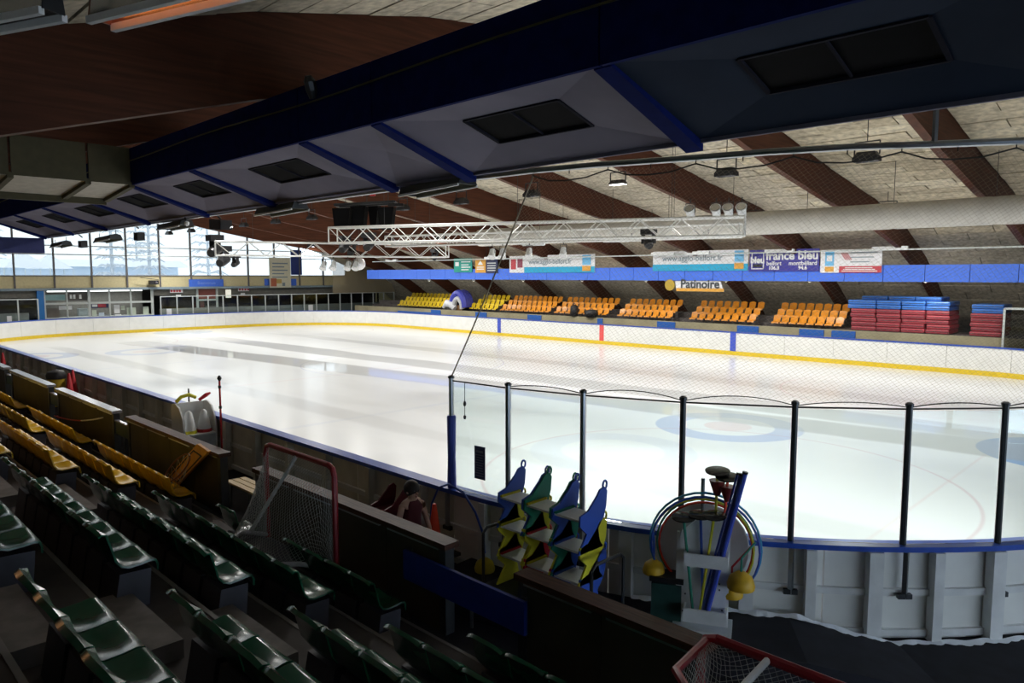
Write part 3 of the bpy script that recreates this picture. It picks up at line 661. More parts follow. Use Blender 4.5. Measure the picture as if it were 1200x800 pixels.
# ---------------------------------------------------------------- blue soffit bulkhead above the stand edge
YA, ZA, YB, ZB, ZTOP = 4.75, 5.58, 6.13, 5.16, 6.22
RX = [5.6, 2.5, -.6, -3.68, -6.81, -8.4, -11.87, -14.68, -17.92, -21.03, -24.07, -27.1]
bk = thing('soffit_bulkhead', 'navy bulkhead with sloping grey soffit panels and blue ribs above the stand', 'bulkhead', (-14, YA, ZB))
sl = Vector((0, YB - YA, ZB - ZA)); sn = Vector((0, -(ZB - ZA), (YB - YA))).normalized()     # upward normal of the slope
for x1, x0 in zip(RX[:-1], RX[1:]):
    mb = MB(); mb.box(x0 + .01, x1 - .01, YA - .05, YA, ZA - .02, ZTOP); mb.build('fascia', NAVY, bk)
    A = Vector((0, YA, ZA)); L = sl.length; u = sl.normalized(); W_ = x1 - x0
    def P(x, a, up=0): q = A + u * a + sn * up; return Vector((x, q.y, q.z))
    o = [P(x0 + .09, 0), P(x1 - .09, 0), P(x1 - .09, L), P(x0 + .09, L)]
    if W_ > 2:
        gx0, gx1 = x0 + W_ * .30, x0 + W_ * .72; ga, gb = L * .32, L * .70
        i_ = [P(gx0, ga, .09), P(gx1, ga, .09), P(gx1, gb, .09), P(gx0, gb, .09)]
        for j in range(4):
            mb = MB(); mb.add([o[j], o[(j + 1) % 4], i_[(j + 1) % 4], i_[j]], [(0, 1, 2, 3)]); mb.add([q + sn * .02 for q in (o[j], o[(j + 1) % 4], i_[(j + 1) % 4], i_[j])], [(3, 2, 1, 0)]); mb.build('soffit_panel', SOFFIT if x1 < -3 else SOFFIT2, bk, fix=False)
        mb = MB(); mb.hexa([q + sn * .01 for q in i_] + [q + sn * .05 for q in i_]); g = mb.build('grille', GRILLE, bk)
        for j in range(4): mb = MB(); mb.beam(i_[j], i_[(j + 1) % 4], .035, .03); mb.build('grille_frame', plain('grille_rim', (.025, .025, .035), .9, spec=.05), g)
        mb = MB(); mb.beam((i_[0] + i_[1]) / 2, (i_[2] + i_[3]) / 2, .02, .02); mb.build('grille_bar', plain('grille_rim', (.025, .025, .035), .9, spec=.05), g)
    else:
        c = P((x0 + x1) / 2, L * .5, .08)
        for j in range(4):
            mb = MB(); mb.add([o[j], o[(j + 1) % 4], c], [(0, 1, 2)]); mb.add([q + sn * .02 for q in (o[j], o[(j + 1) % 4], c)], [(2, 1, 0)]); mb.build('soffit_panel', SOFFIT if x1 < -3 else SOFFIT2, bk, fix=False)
for x in RX:
    mb = MB(); a = Vector((x, YA, ZA)); b = Vector((x, YB + .04, ZB)); mb.hexa([q for q in (a + Vector((-.09, 0, -.03)), a + Vector((.09, 0, -.03)), b + Vector((.09, 0, -.10)), b + Vector((-.09, 0, -.10)), a + Vector((-.09, 0, .06)), a + Vector((.09, 0, .06)), b + Vector((.09, 0, .06)), b + Vector((-.09, 0, .06)))]); mb.build('rib', RIB, bk)
mb = MB(); mb.box(RX[-1], RX[0], YB - .01, YB + .03, ZB - .03, ZB + .04); mb.build('edge_strip', SOFFIT, bk)
mb = MB(); mb.box(RX[-1], RX[0], YA, YB + .02, ZTOP - .1, ZTOP); mb.build('top_deck', ROOFB, bk)
mb = MB(); mb.box(RX[-1], RX[0], YB - .0, YB + .02, ZB + .04, ZTOP); mb.build('rear_board', ROOFB, bk)
mb = MB(); mb.tube([(x, YA - .09, 6.0 + .02 * math.sin(x)) for x in [RX[0] - j * .8 for j in range(41)]], .012, 4); mb.build('cable', plain('cable_olive', (.08, .08, .03)), bk)
a = ony(365, 105, YA - .1); mb = MB(); mb.lathe([(.05, -.1), (.07, 0), (.07, .1), (.04, .16)], a, 8, (.2, -.4, 1)); mb.build('spot', DSTEEL, bk)
# branch that runs back over the stand
br = thing('cross_bulkhead', 'olive bulkhead with pale sloping panels branching back over the stand', 'bulkhead', (-14.68, 3, ZB))
XC = -14.44; yb = [4.70, 3.98, 2.83, 1.6, .4]
for y1, y0 in zip(yb[:-1], yb[1:]):
    mb = MB(); mb.box(XC - .04, XC, y0 + .02, y1 - .02, ZA - .02, ZTOP - .0); mb.build('face_panel', OLIVE, br)
    mb = MB(); q = [Vector((XC - .02, y0 + .05, ZA - .02)), Vector((XC - .02, y1 - .05, ZA - .02)), Vector((XC - 1.5, y1 - .05, 5.42)), Vector((XC - 1.5, y0 + .05, 5.42))]; mb.hexa(q + [v + Vector((0, 0, .03)) for v in q]); mb.build('soffit_panel', PALEPANEL, br)
for y in yb: mb = MB(); mb.beam((XC, y, ZA - .02), (XC - 1.55, y, 5.40), .09, .10); mb.build('rib', OLIVE, br)
mb = MB(); mb.box(XC - 1.6, XC - 1.5, .4, 4.7, 5.3, 5.5); mb.build('edge_strip', OLIVE, br)
eb = thing('end_bulkhead', 'deep navy box beam closing the far end of the soffit', 'bulkhead', (-27.4, 4, 4.6))
mb = MB(); mb.box(-27.9, -27.25, .5, 6.15, 4.62, 5.10); mb.build('beam', mat('navy_beam', (.012, .02, .13), .5), eb)

# ---------------------------------------------------------------- radiant heaters, lamps
def heater(a, b, label, lit=False, w=.16, group=None, body=None, drop=.0, glow=True):
    a = Vector(a); b = Vector(b); d = (b - a).normalized(); sd = d.cross(UP).normalized(); u = sd.cross(d)
    t = thing('radiant_heater', label, 'heater', tuple((a + b) / 2), group)
    prof = [(-w, -.02), (-w * .7, .09), (0, .12), (w * .7, .09), (w, -.02)]
    mb = MB(); vs = []
    for p in (a, b):
        for q in prof: vs.append(p + sd * q[0] + u * q[1])
        for q in prof: vs.append(p + sd * q[0] * .93 + u * (q[1] - .012))
    k = 5; fs = []
    for i in range(4): fs += [(i, i + 1, 10 + i + 1, 10 + i), (5 + i, 15 + i, 15 + i + 1, 5 + i + 1)]
    for e_ in (0, 10): fs += [(e_ + i, e_ + 5 + i, e_ + 5 + i + 1, e_ + i + 1) for i in range(4)]
    fs += [(0, 10, 15, 5), (4, 9, 19, 14)]
    mb.add(vs, fs); mb.build('reflector', body or CHROME, t, fix=False)
    for sg in (-1, 1): mb = MB(); mb.beam(a + sd * w * sg - u * .03, b + sd * w * sg - u * .03, .025, .03); mb.build('lip', P_WHITE, t)
    mb = MB(); mb.tube([a + d * .03 + u * .03, b - d * .03 + u * .03], .022, 8)
    mb.build('element', mat('element_lit', (.9, .3, .1), .5, emit=(1, .30, .07), es=1.1) if lit else mat('element_dark', (.12, .11, .10), .5), t)
    if lit and glow:
        L = bpy.data.lights.new('heater_fill', 'AREA'); L.shape = 'RECTANGLE'; L.size = (b - a).length * .9; L.size_y = .05; L.energy = HEATER_FILL_W; L.color = (1, .50, .22)  # warm fill lamp, carried only by the added heaters
        o = bpy.data.objects.new('heater_fill', L); COL.objects.link(o); o.parent = t; o.location = (0, 0, -.01); o.rotation_euler = (0, 0, math.atan2(d.y, d.x))
    for p in (a, b):
        mb = MB(); mb.prism(prof, p - d * .006, sd, u, d * .012); mb.build('end_cap', DSTEEL if not lit else mat('cap_copper', (.25, .10, .06), .4, metal=.6), t)
        if drop: mb = MB(); mb.tube([p + u * .12, p + u * (.12 + drop)], .008, 5); mb.build('hanger', DSTEEL, t)
    return t
a, b = onz(118, 20, 5.0), onz(222, -6, 5.0); dd = (b - a)
heater(a, a + dd * 1.9, 'glowing orange tube heater under the roof boards', True, .055, drop=.3, glow=False)
for X in (-13.5, -18.5, -24.0): heater((X - .75, -.6, 4.7), (X + .75, -.6, 4.7), 'added tube heater for warm fill under the roof above the back rows of the stand', True, .055, 'added fill heaters above the back rows', drop=.2)  # unseen heaters added as warm fill on seats and boards
a, b = onz(-60, 32, 5.0), onz(62, 8, 5.0); heater(a, b, 'unlit silver tube heater hung under the roof beside the dark arch', False, .05, drop=.3)
DKG = mat('heater_green', (.10, .11, .09), .5)
for (p0, p1) in (((478, 228), (548, 214)), ((308, 251), (352, 243)), ((192, 268), (219, 263)), ((117, 283), (136, 279)), ((65, 289), (78, 286))):
    a, b = ony(*p0, 6.25), ony(*p1, 6.25); heater(a, b, 'long dark trough heater with white lip hung below the soffit edge', False, .16, 'trough heaters along the soffit', DKG, .1)
def floodlight(p, label, group, watts=0, spread=150, tilt=0, m=BLACK, lit=True, skirt=.10):
    p = Vector(p); t = thing('floodlight', label, 'floodlight', tuple(p), group)
    mb = MB(); mb.hexa([p + Vector(q) for q in ((-.30, -.16, -.06), (.30, -.16, -.06), (.30, .16, -.06), (-.30, .16, -.06), (-.22, -.10, .08), (.22, -.10, .08), (.22, .10, .08), (-.22, .10, .08))]); mb.build('housing', m, t)
    mb = MB(); mb.box(p.x - .26, p.x + .26, p.y - .13, p.y + .13, p.z - .075, p.z - .062); mb.build('lens', mat('lamp_lens', (.9, .9, .88), .4, emit=(1, .98, .94), es=6.0) if lit else mat('lens_dark', (.2, .2, .2), .2), t)
    if skirt:
        mb = MB()
        for q in ((-.31, .31, -.17, -.16), (-.31, .31, .16, .17), (-.31, -.30, -.16, .16), (.30, .31, -.16, .16)): mb.box(p.x + q[0], p.x + q[1], p.y + q[2], p.y + q[3], p.z - .07 - skirt, p.z - .05)
        mb.build('skirt', m, t)
    mb = MB()
    for sg in (-1, 1): mb.beam(p + Vector((sg * .31, 0, .0)), p + Vector((sg * .31, 0, .34)), .03, .03, (0, 1, 0))
    mb.beam(p + Vector((-.31, 0, .34)), p + Vector((.31, 0, .34)), .03, .03); mb.build('bracket', DSTEEL, t)
    mb = MB(); zt = prof_at(TOPP, p.y); mb.tube([p + Vector((0, 0, .34)), (p.x, p.y, zt)], .012, 5); mb.build('rod', DSTEEL, t)
    if watts:
        L = bpy.data.lights.new('lamp_light', 'AREA'); L.shape = 'RECTANGLE'; L.size = .5; L.size_y = .25; L.energy = watts; L.spread = math.radians(spread); L.color = (1.0, .985, .955)
        o = bpy.data.objects.new('lamp_light', L); COL.objects.link(o); o.parent = t; o.location = (0, 0, -.085 - skirt); o.rotation_euler = (tilt, 0, 0)
    return t
for k in range(13):
    X = -6.9 - 3.95 * k + (3.95 if False else 0); floodlight((X, 20.0, 7.0), 'black floodlight hung along the ridge line of the roof', 'floodlights over the centre of the ice', LAMP_W_CENTRE, 160, skirt=0 if k == 2 else .10)
floodlight((-2.95, 20.0, 7.0), 'black floodlight hung along the ridge line of the roof', 'floodlights over the centre of the ice', LAMP_W_CENTRE * .85, 160)
for k in range(9):
    X = -2.5 - 5.9 * k; floodlight((X, 11.5, 6.9), 'black floodlight hung above the soffit along the stand side of the ice', 'floodlights on the stand side', LAMP_W_SIDE * (.85, 1, 1, 1, 1, 1, 1, 1, 1)[k], 105 if k < 2 else 165, -.45 if k > 1 else 0)
for k in range(10): floodlight((-4.0 - 5.07 * k, 28.6, 6.25), 'added black fill floodlight hung below the far roof slope behind the textile duct', 'added fill floodlights on the far side', FILL_W_FAR, 155, .45)  # lamp row added to brighten the band, boards and far wall
for px, py_ in ((97, 286), (163, 277)):
    p = ony(px, py_, 6.6); t = thing('speaker_box', 'small black loudspeaker hung in front of the gable window', 'loudspeaker', tuple(p), 'small loudspeakers under the soffit'); mb = MB()
    mb.hexa([p + Vector(q) for q in ((-.1, -.1, -.1), (.12, -.08, -.12), (.12, .1, -.1), (-.1, .1, -.08), (-.1, -.1, .1), (.12, -.08, .08), (.12, .1, .1), (-.1, .1, .12))]); mb.build('cabinet', BLACK, t)
    mb = MB(); mb.tube([p + Vector((0, 0, .2)), p + Vector((0, -.4, .55))], .02); mb.build('bracket', DSTEEL, t)
p = ony(219, 262, 6.2); t = thing('dome_camera', 'white dome camera on the net pipe', 'camera', tuple(p)); mb = MB(); mb.lathe([(.01, -.05), (.04, -.03), (.05, 0), (.05, .03), (.03, .05)], p, 10); mb.build('dome', P_WHITE, t); mb = MB(); mb.tube([p, p + Vector((0, -.05, .2))], .02); mb.build('bracket', DSTEEL, t)
p = ony(259, 262, 6.5); t = thing('scanner_light', 'black effect light clamped under the net pipe', 'stage light', tuple(p)); mb = MB(); mb.hexa([p + Vector(q) for q in ((-.3, -.12, -.1), (.25, -.12, -.14), (.25, .12, -.14), (-.3, .12, -.1), (-.3, -.12, .1), (.25, -.12, .06), (.25, .12, .06), (-.3, .12, .1))]); mb.build('housing', BLACK, t)
mb = MB(); mb.lathe([(.03, 0), (.045, .02)], p + Vector((.22, .1, -.08)), 10, (.6, .5, -.6)); mb.build('lens', mat('lens_glow', (.9, .9, .9), .3, emit=(1, 1, 1), es=1.2), t); mb = MB(); mb.tube([p + Vector((0, 0, .1)), p + Vector((-.05, -.3, .4))], .02); mb.build('clamp', DSTEEL, t)

# ---------------------------------------------------------------- textile duct on the far slope
dt = thing('textile_duct', 'long pale textile air duct hung under the far roof slope', 'duct', (-20, 25, 5.3))
dz = 5.78; x0, x1 = -27.0, 6.0; n = 12
for k in range(n):
    a, b = lerp(x0, x1, k / n), lerp(x0, x1, (k + 1) / n); mb = MB(); mb.tube([(a, 25, dz), (a + .12, 25, dz), (b - .12, 25, dz), (b, 25, dz)], [.40, .415, .415, .40], 20); mb.build('sleeve', DUCT, dt, smooth=True)
    mb = MB(); mb.tube([(a, 25, dz + .4), (a, 25, prof_at(TOPP, 25))], .01, 4); mb.build('hanger', DSTEEL, dt)
mb = MB(); mb.lathe([(.40, 0), (.3, -.12), (.02, -.18)], (x0, 25, dz), 20, (1, 0, 0)); mb.build('end_cap', DUCT, dt, smooth=True)

# ---------------------------------------------------------------- lighting trusses
def truss(A, B, w, label, hang=True):
    A = Vector(A); B = Vector(B); d = (B - A); L = d.length; d.normalize(); sd = d.cross(UP).normalized(); h = w
    t = thing('lighting_truss', label, 'truss', tuple((A + B) / 2))
    cor = [sd * (-w / 2), sd * (w / 2), sd * (-w / 2) - UP * h, sd * (w / 2) - UP * h]
    for c in cor: mb = MB(); mb.tube([A + c, B + c], .026, 6); mb.build('chord', ALU, t)
    k = int(L / (w * 1.1)); st = L / k
    for i in range(k):
        a, b = A + d * st * i, A + d * st * (i + 1)
        for c0, c1 in ((0, 2), (1, 3), (0, 1), (2, 3)):
            if i % 2: c0, c1 = c1, c0
            mb = MB(); mb.tube([a + cor[c0], b + cor[c1]], .013, 5); mb.build('lattice', ALU, t)
    for p in (A, B):
        mb = MB()
        for c0, c1 in ((0, 1), (1, 3), (3, 2), (2, 0)): mb.tube([p + cor[c0], p + cor[c1]], .02, 5)
        mb.build('end_frame', ALU, t)
    for f in (.15, .5, .85):
        p = A + d * L * f; mb = MB(); mb.tube([p, (p.x, p.y, prof_at(TOPP, p.y))], .006, 4); mb.build('cable', DSTEEL, t)
    return A, B, d
ZT = 5.22
TA = truss(onz(390, 267, ZT), onz(873, 254, ZT), .42, 'white lattice lighting truss nearest the stand, hung over the ice')
TC = truss(onz(455, 277, 5.24), onz(868, 262, 5.24), .34, 'white lattice lighting truss carrying white spot lamps behind the long front truss')
TB = truss(onz(252, 283, 5.05), onz(524, 287, 5.05), .46, 'white lattice lighting truss hung before the gable window')
def parcan(p, dr, label, m=P_WHITE, group='white spot lamps on the truss', s=1.0):
    p = Vector(p); dr = Vector(dr).normalized(); t = thing('spot_lamp', label, 'spotlight', tuple(p), group)
    mb = MB(); mb.lathe([(.05 * s, -.16 * s), (.09 * s, -.12 * s), (.10 * s, .05 * s), (.13 * s, .16 * s)], p, 12, dr); mb.build('can', m, t, smooth=True)
    mb = MB(); mb.lathe([(.105 * s, .161 * s), (.10 * s, .166 * s)], p, 12, dr); mb.build('lens', CHROME, t)
    mb = MB(); mb.tube([p + Vector((-.12, 0, 0)) * s, p + Vector((-.12, 0, .22)) * s, p + Vector((.12, 0, .22)) * s, p + Vector((.12, 0, 0)) * s], .012, 5); mb.tube([p + Vector((0, 0, .22)) * s, p + Vector((0, 0, .32)) * s], .015, 5); mb.build('yoke', DSTEEL, t)
for px in (570, 602, 643, 693):
    p = onz(px, 289, 4.82) if px != 570 else onz(570, 288, 4.82)
    f = min(max((p - TC[0]).dot(TC[2]), 0), 14); q = TC[0] + TC[2] * f; parcan((q.x, q.y, TC[0].z - .64), (.3, -.5, -.8), 'white spot lamp hanging under the rear lighting truss')
for px in (500 - 135, 375, 390, 398):
    f = (onz(px, 291, 5.05) - TB[0]).dot(TB[2]); q = TB[0] + TB[2] * f; parcan((q.x, q.y, TB[0].z - .78), (.3, -.5, -.8), 'white spot lamp hanging under the truss by the gable window')
for i, px in enumerate((806, 838, 853, 869)):
    f = (onz(px, 254, ZT) - TA[0]).dot(TA[2]); q = TA[0] + TA[2] * min(f, 11.2); parcan((q.x, q.y, ZT + .12), (.2, -.6, .5), 'white spot lamp standing on top of the front lighting truss end')
for i, px in enumerate((625, 740, 830, 722)):
    q = onz(px, 286 - (px - 625) * .045, 5.0); t = thing('strip_fixture', 'white batten strip light fixed under the lighting truss', 'strip light', (q.x, q.y, q.z), 'batten strip lights on the truss')
    mb = MB(); mb.beam(q - TA[2] * .42, q + TA[2] * .42, .12, .07); mb.build('casing', P_WHITE, t); mb = MB(); mb.beam(q - TA[2] * .40 - UP * .045, q + TA[2] * .40 - UP * .045, .06, .02); mb.build('tube_cover', PAPER, t); mb = MB(); mb.tube([q + UP * .03, q + UP * .2], .012); mb.build('clamp', DSTEEL, t)
def moving_head(p, label, s=1.0, group='black moving lamps on the trusses'):
    p = Vector(p); t = thing('moving_head', label, 'stage light', tuple(p), group)
    mb = MB(); mb.box(p.x - .16 * s, p.x + .16 * s, p.y - .16 * s, p.y + .16 * s, p.z + .14 * s, p.z + .28 * s); mb.build('base', BLACK, t)
    for sg in (-1, 1): mb = MB(); mb.beam(p + Vector((sg * .17 * s, 0, -.1 * s)), p + Vector((sg * .17 * s, 0, .16 * s)), .05 * s, .12 * s, (0, 1, 0)); mb.build('yoke_arm', BLACK, t)
    mb = MB(); mb.lathe([(.08 * s, -.2 * s), (.13 * s, -.14 * s), (.13 * s, .12 * s), (.10 * s, .24 * s)], p + Vector((0, 0, -.08 * s)), 12, (.5, -.6, -.3)); mb.build('head', BLACK, t, smooth=True)
for px, py_, s in ((252, 289, 1.5), (262, 301, 1.5), (276, 306, 1.2)):
    q = onz(px, py_, 4.62 if px != 252 else 4.95); moving_head(q, 'black moving head lamp at the end of the truss by the gable window', s)
for px, py_ in ((403, 287), (412, 292), (432, 284), (760, 281), (510, 299)): moving_head(onz(px, py_, 4.85), 'black moving head lamp under the front lighting trusses', 1.0)
# mirror ball
p = onz(421, 309, 4.35); mbt = thing('mirror_ball', 'silver mirror ball hanging below the lighting trusses', 'mirror ball', tuple(p)); mb = MB(); R = .235
mb.lathe([(R * math.sin(PI * i / 14), -R * math.cos(PI * i / 14)) for i in range(15)], p, 24); mb.build('ball', mat('mirror_tiles', (.75, .75, .76), .25, metal=.5, v=.3, scale=60), mbt, fix=True); mb = MB(); mb.tube([p + UP * R, p + UP * 1.3], .008); mb.build('chain', DSTEEL, mbt)
# speaker cluster
pc = onz(425, 255, 6.0); D0 = pc.xy.length
spk = thing('speaker_cluster', 'cluster of black loudspeakers hung from a frame over centre ice', 'loudspeaker', tuple(pc))
def spot(px, py_, k=1.0): d = ray(px, py_); return Vector((0, 0, H)) + d * (24.0 * k / d.dot(CAMF))
for x0, x1, y0, y1, k in ((388, 409, 244, 268, 1.0), (409, 427, 242, 268, 1.02), (430, 442, 240, 268, 1.05), (441, 460, 243, 268, 1.0)):
    a, b, c, d = spot(x0 + 1, y0, k), spot(x1 + 1, y0 - 1, k), spot(x1 - 2, y1, k), spot(x0 + 4, y1, k); dv = CAMF.copy(); dv.z = 0; dv = dv.normalized() * .6
    mb = MB(); mb.hexa([d, c, c + dv, d + dv, a, b, b + dv, a + dv]); s_ = mb.build('cabinet', mat('speaker_black', (.008, .008, .008), .9, spec=.05), spk)
    fr_ = [q.lerp((a + b + c + d) / 4, .08) - dv * .03 for q in (d, c, b, a)]; mb = MB(); mb.hexa(fr_ + [q + dv * .02 for q in fr_]); mb.build('grille', plain('speaker_cloth', (.012, .012, .013), .95, spec=.05), s_)
mb = MB(); a, b = spot(392, 240), spot(462, 236); mb.beam(a, b, .08, .08); mb.beam(a + dv, b + dv, .08, .08); mb.beam(a, a + dv, .06, .06); mb.beam(b, b + dv, .06, .06); mb.build('frame', DSTEEL, spk)
for px in (405, 430, 455):
    q = spot(px, 238); mb = MB(); mb.tube([q, (q.x, q.y, prof_at(TOPP, q.y))], .012); mb.build('chain', DSTEEL, spk)
for px, w, mm in ((416, 3, P_RED), (433, 6, P_RED), (420, 4, PAPER)):
    mb = MB(); a, b = spot(px, 229), spot(px + w, 221); mb.hexa([spot(px, 229), spot(px + w, 229), spot(px + w, 229) + dv * .3, spot(px, 229) + dv * .3, spot(px, 221), spot(px + w, 221), spot(px + w, 221) + dv * .3, spot(px, 221) + dv * .3]); mb.build('winch', mm, spk)
mb = MB(); mb.beam(spot(455, 240), spot(473, 240), .1, .1); mb.build('arm', BLACK, spk)

# ---------------------------------------------------------------- far side: band, banners, parapet, seats, mats
YBD = 33.5
band = thing('blue_band', 'long bright blue fascia band above the far seats', 'fascia', (-30, YBD, 3.6))
xe = [ony(430, 322, YBD).x + 1.62 * k for k in range(0, 34)]
for a, b in zip(xe[:-1], xe[1:]):
    mb = MB(); mb.box(a + .012, b - .012, YBD, YBD + .06, 3.645, 4.355); mb.build('panel', LBLUE, band)
mb = MB(); mb.box(xe[0], 3, YBD + .07, YBD + .12, 3.66, 4.34); mb.build('backing', DARKIN, band)
rl = thing('light_rail', 'thin rail with white strip fittings above the banners', 'rail', (-25, 33.25, 4.83))
za, zb2 = 4.99, 4.99
mb = MB(); mb.tube([(-48, 33.0, za), (4, 33.0, za)], .035, 6); mb.build('rail', GWHITE, rl)
for px in (462, 580, 627, 780, 820, 916, 1045):
    X = ony(px, 298, 33.25).x; mb = MB(); mb.box(X - .7, X + .7, 32.92, 33.08, za - .02, za + .14); mb.build('fitting', P_WHITE, rl)
for X in (-45, -35, -25, -15, -5): mb = MB(); mb.tube([(X, 33.0, za), (X, 33.0, prof_at(TOPP, 33.0))], .012, 4); mb.build('hanger', DSTEEL, rl)
YS = YBD - .08
def banner(nm, label, x0, x1, y0, y1, m):
    a = ony(x0, y1, YS); b = ony(x1, y0, YS); zc0 = ony(x0, y1, YS).z; zc1 = ony(x0, y0, YS).z; z0 = (a.z + ony(x1, y1, YS).z) / 2
    t = thing(nm, label, 'banner', ((a.x + b.x) / 2, YS, a.z)); zt = max(ony(x0, y0, YS).z, b.z); zb_ = min(a.z, zt - .3)
    mb = MB(); mb.box(a.x, b.x, YS, YS + .05, zb_, zt); mb.build('sheet', m, t); return t, a.x, b.x, zb_, zt
def bpatch(t, nm, x0, x1, z0, z1, m, k=1): mb = MB(); mb.box(x0, x1, YS - .012 * k, YS - .012 * (k - 1) - .001, z0, z1); return mb.build(nm, m, t)
def btext(t, s, x, z, size, m, bold=0): return text('lettering', s, (x, YS - .026, z), (1, 0, 0), (0, 0, 1), size, m, t, bold=bold)
t, xa, xb, z0, z1 = banner('teal_sign', 'small teal sign with pale text on the blue band', 532, 553, 303, 319, BTEAL)
bpatch(t, 'emblem', lerp(xa, xb, .08), lerp(xa, xb, .28), lerp(z0, z1, .45), lerp(z0, z1, .75), PAPER)
for i, f in enumerate((.72, .5, .33, .15)): bpatch(t, 'text_line', lerp(xa, xb, .42), lerp(xa, xb, .92 - .1 * (i % 2)), lerp(z0, z1, f), lerp(z0, z1, f + .07), PAPER)
t, xa, xb, z0, z1 = banner('orange_sign', 'small orange sign with pale emblem on the blue band', 557, 569, 303, 319.5, BORNG)
mb = MB(); c = (xa + xb) / 2; mb.prism([(-.25, 0), (.25, 0), (0, .32)], (c, YS - .012, lerp(z0, z1, .55)), (1, 0, 0), (0, 0, 1), (0, .01, 0)); mb.build('emblem', PAPER, t)
for f in (.22, .36): bpatch(t, 'text_line', lerp(xa, xb, .15), lerp(xa, xb, .85), lerp(z0, z1, f), lerp(z0, z1, f + .07), PAPER)
t, xa, xb, z0, z1 = banner('navy_sign', 'small dark navy sign with grey text lines on the blue band', 569.5, 583, 302, 320, BDARK)
for f in (.62, .45, .3, .15): bpatch(t, 'text_line', lerp(xa, xb, .12), lerp(xa, xb, .85), lerp(z0, z1, f), lerp(z0, z1, f + .06), GWHITE)
def agglo(x0, x1, y0, y1, squares, label):
    t, xa, xb, z0, z1 = banner('sponsor_banner', label, x0, x1, y0, y1, BWHITE)
    f0 = .19 if squares else 0.0; L = xb - xa
    bpatch(t, 'cyan_strip', xa + L * f0, xb - L * .0, z0, lerp(z0, z1, .33), CYAN)
    if squares:
        bpatch(t, 'red_square', xa + L * .02, xa + L * .085, lerp(z0, z1, .2), lerp(z0, z1, .8), BRED); bpatch(t, 'red_square', xa + L * .105, xa + L * .17, lerp(z0, z1, .3), lerp(z0, z1, .85), plain('plum', (.28, .06, .10)))
    btext(t, 'www.agglo-belfort.fr', xa + L * (.50 if squares else .43), lerp(z0, z1, .62), .42, GREYT, .003)
    bpatch(t, 'emblem', xb - L * .13, xb - L * .04, lerp(z0, z1, .42), lerp(z0, z1, .95), LTBLUE, 2); bpatch(t, 'emblem', xb - L * .13, xb - L * .04, lerp(z0, z1, .08), lerp(z0, z1, .36), BORNG, 2)
agglo(597, 697, 300, 319.5, True, 'white and cyan web address banner with two red squares on the blue band')
agglo(765, 877, 295, 317.5, False, 'white and cyan web address banner without red squares, beside the navy radio banner')
t, xa, xb, z0, z1 = banner('radio_banner', 'navy banner with bold white lettering on the blue band', 878, 960.5, 293, 318, BNAVY)
L = xb - xa; h = z1 - z0
lx0, lx1, lz0, lz1 = xa + L * .03, xa + L * .22, z0 + h * .1, z0 + h * .9
for q in ((lx0, lx1, lz1 - .05, lz1), (lx0, lx1, lz0, lz0 + .05), (lx0, lx0 + .05, lz0, lz1), (lx1 - .05, lx1, lz0, lz1)): bpatch(t, 'logo_frame', *q, PAPER)
bpatch(t, 'logo_base', lx0 + .1, lx1 - .1, lz0 + .1, lz0 + .24, BLACK); btext(t, 'bleu', (lx0 + lx1) / 2, lerp(lz0, lz1, .52), .42, PAPER, .02)
btext(t, 'france bleu', xa + L * .62, z0 + h * .70, .56, PAPER, .018); btext(t, 'belfort', xa + L * .37, z0 + h * .36, .27, PAPER, .006); btext(t, '106.8', xa + L * .37, z0 + h * .15, .24, PAPER, .008)
btext(t, 'montbéliard', xa + L * .78, z0 + h * .36, .27, PAPER, .006); btext(t, '94.6', xa + L * .78, z0 + h * .15, .24, PAPER, .008)
t, xa, xb, z0, z1 = banner('council_banner', 'white banner with blue emblem and red lower strip on the blue band', 961, 1034, 293, 319.5, BWHITE); L = xb - xa; h = z1 - z0
bpatch(t, 'emblem', xa + L * .08, xa + L * .23, z0 + h * .30, z0 + h * .93, LTBLUE); bpatch(t, 'emblem_mark', xa + L * .11, xa + L * .20, z0 + h * .5, z0 + h * .75, PAPER, 2); bpatch(t, 'emblem', xa + L * .08, xa + L * .23, z0 + h * .05, z0 + h * .26, BORNG)
bpatch(t, 'red_strip', xa + L * .32, xb, z0, z0 + h * .28, BRED)
for i in range(4): mb = MB(); mb.beam((xa + L * (.35 + .03 * i), YS - .01, z0 + h * .85), (xa + L * (.43 + .03 * i), YS - .01, z0 + h * .55), .02, .05, (0, 1, 0)); mb.build('red_stroke', BRED, t)
for i in range(3): bpatch(t, 'text_line', xa + L * .5, xa + L * (.93 - .06 * i), z0 + h * (.84 - .2 * i), z0 + h * (.88 - .2 * i), GREYT)
for i in range(3): bpatch(t, 'text_line', xa + L * (.42 - .03 * i), xa + L * (.86 + .04 * i), z0 + h * (.19 - .07 * i), z0 + h * (.225 - .07 * i), PAPER, 2)
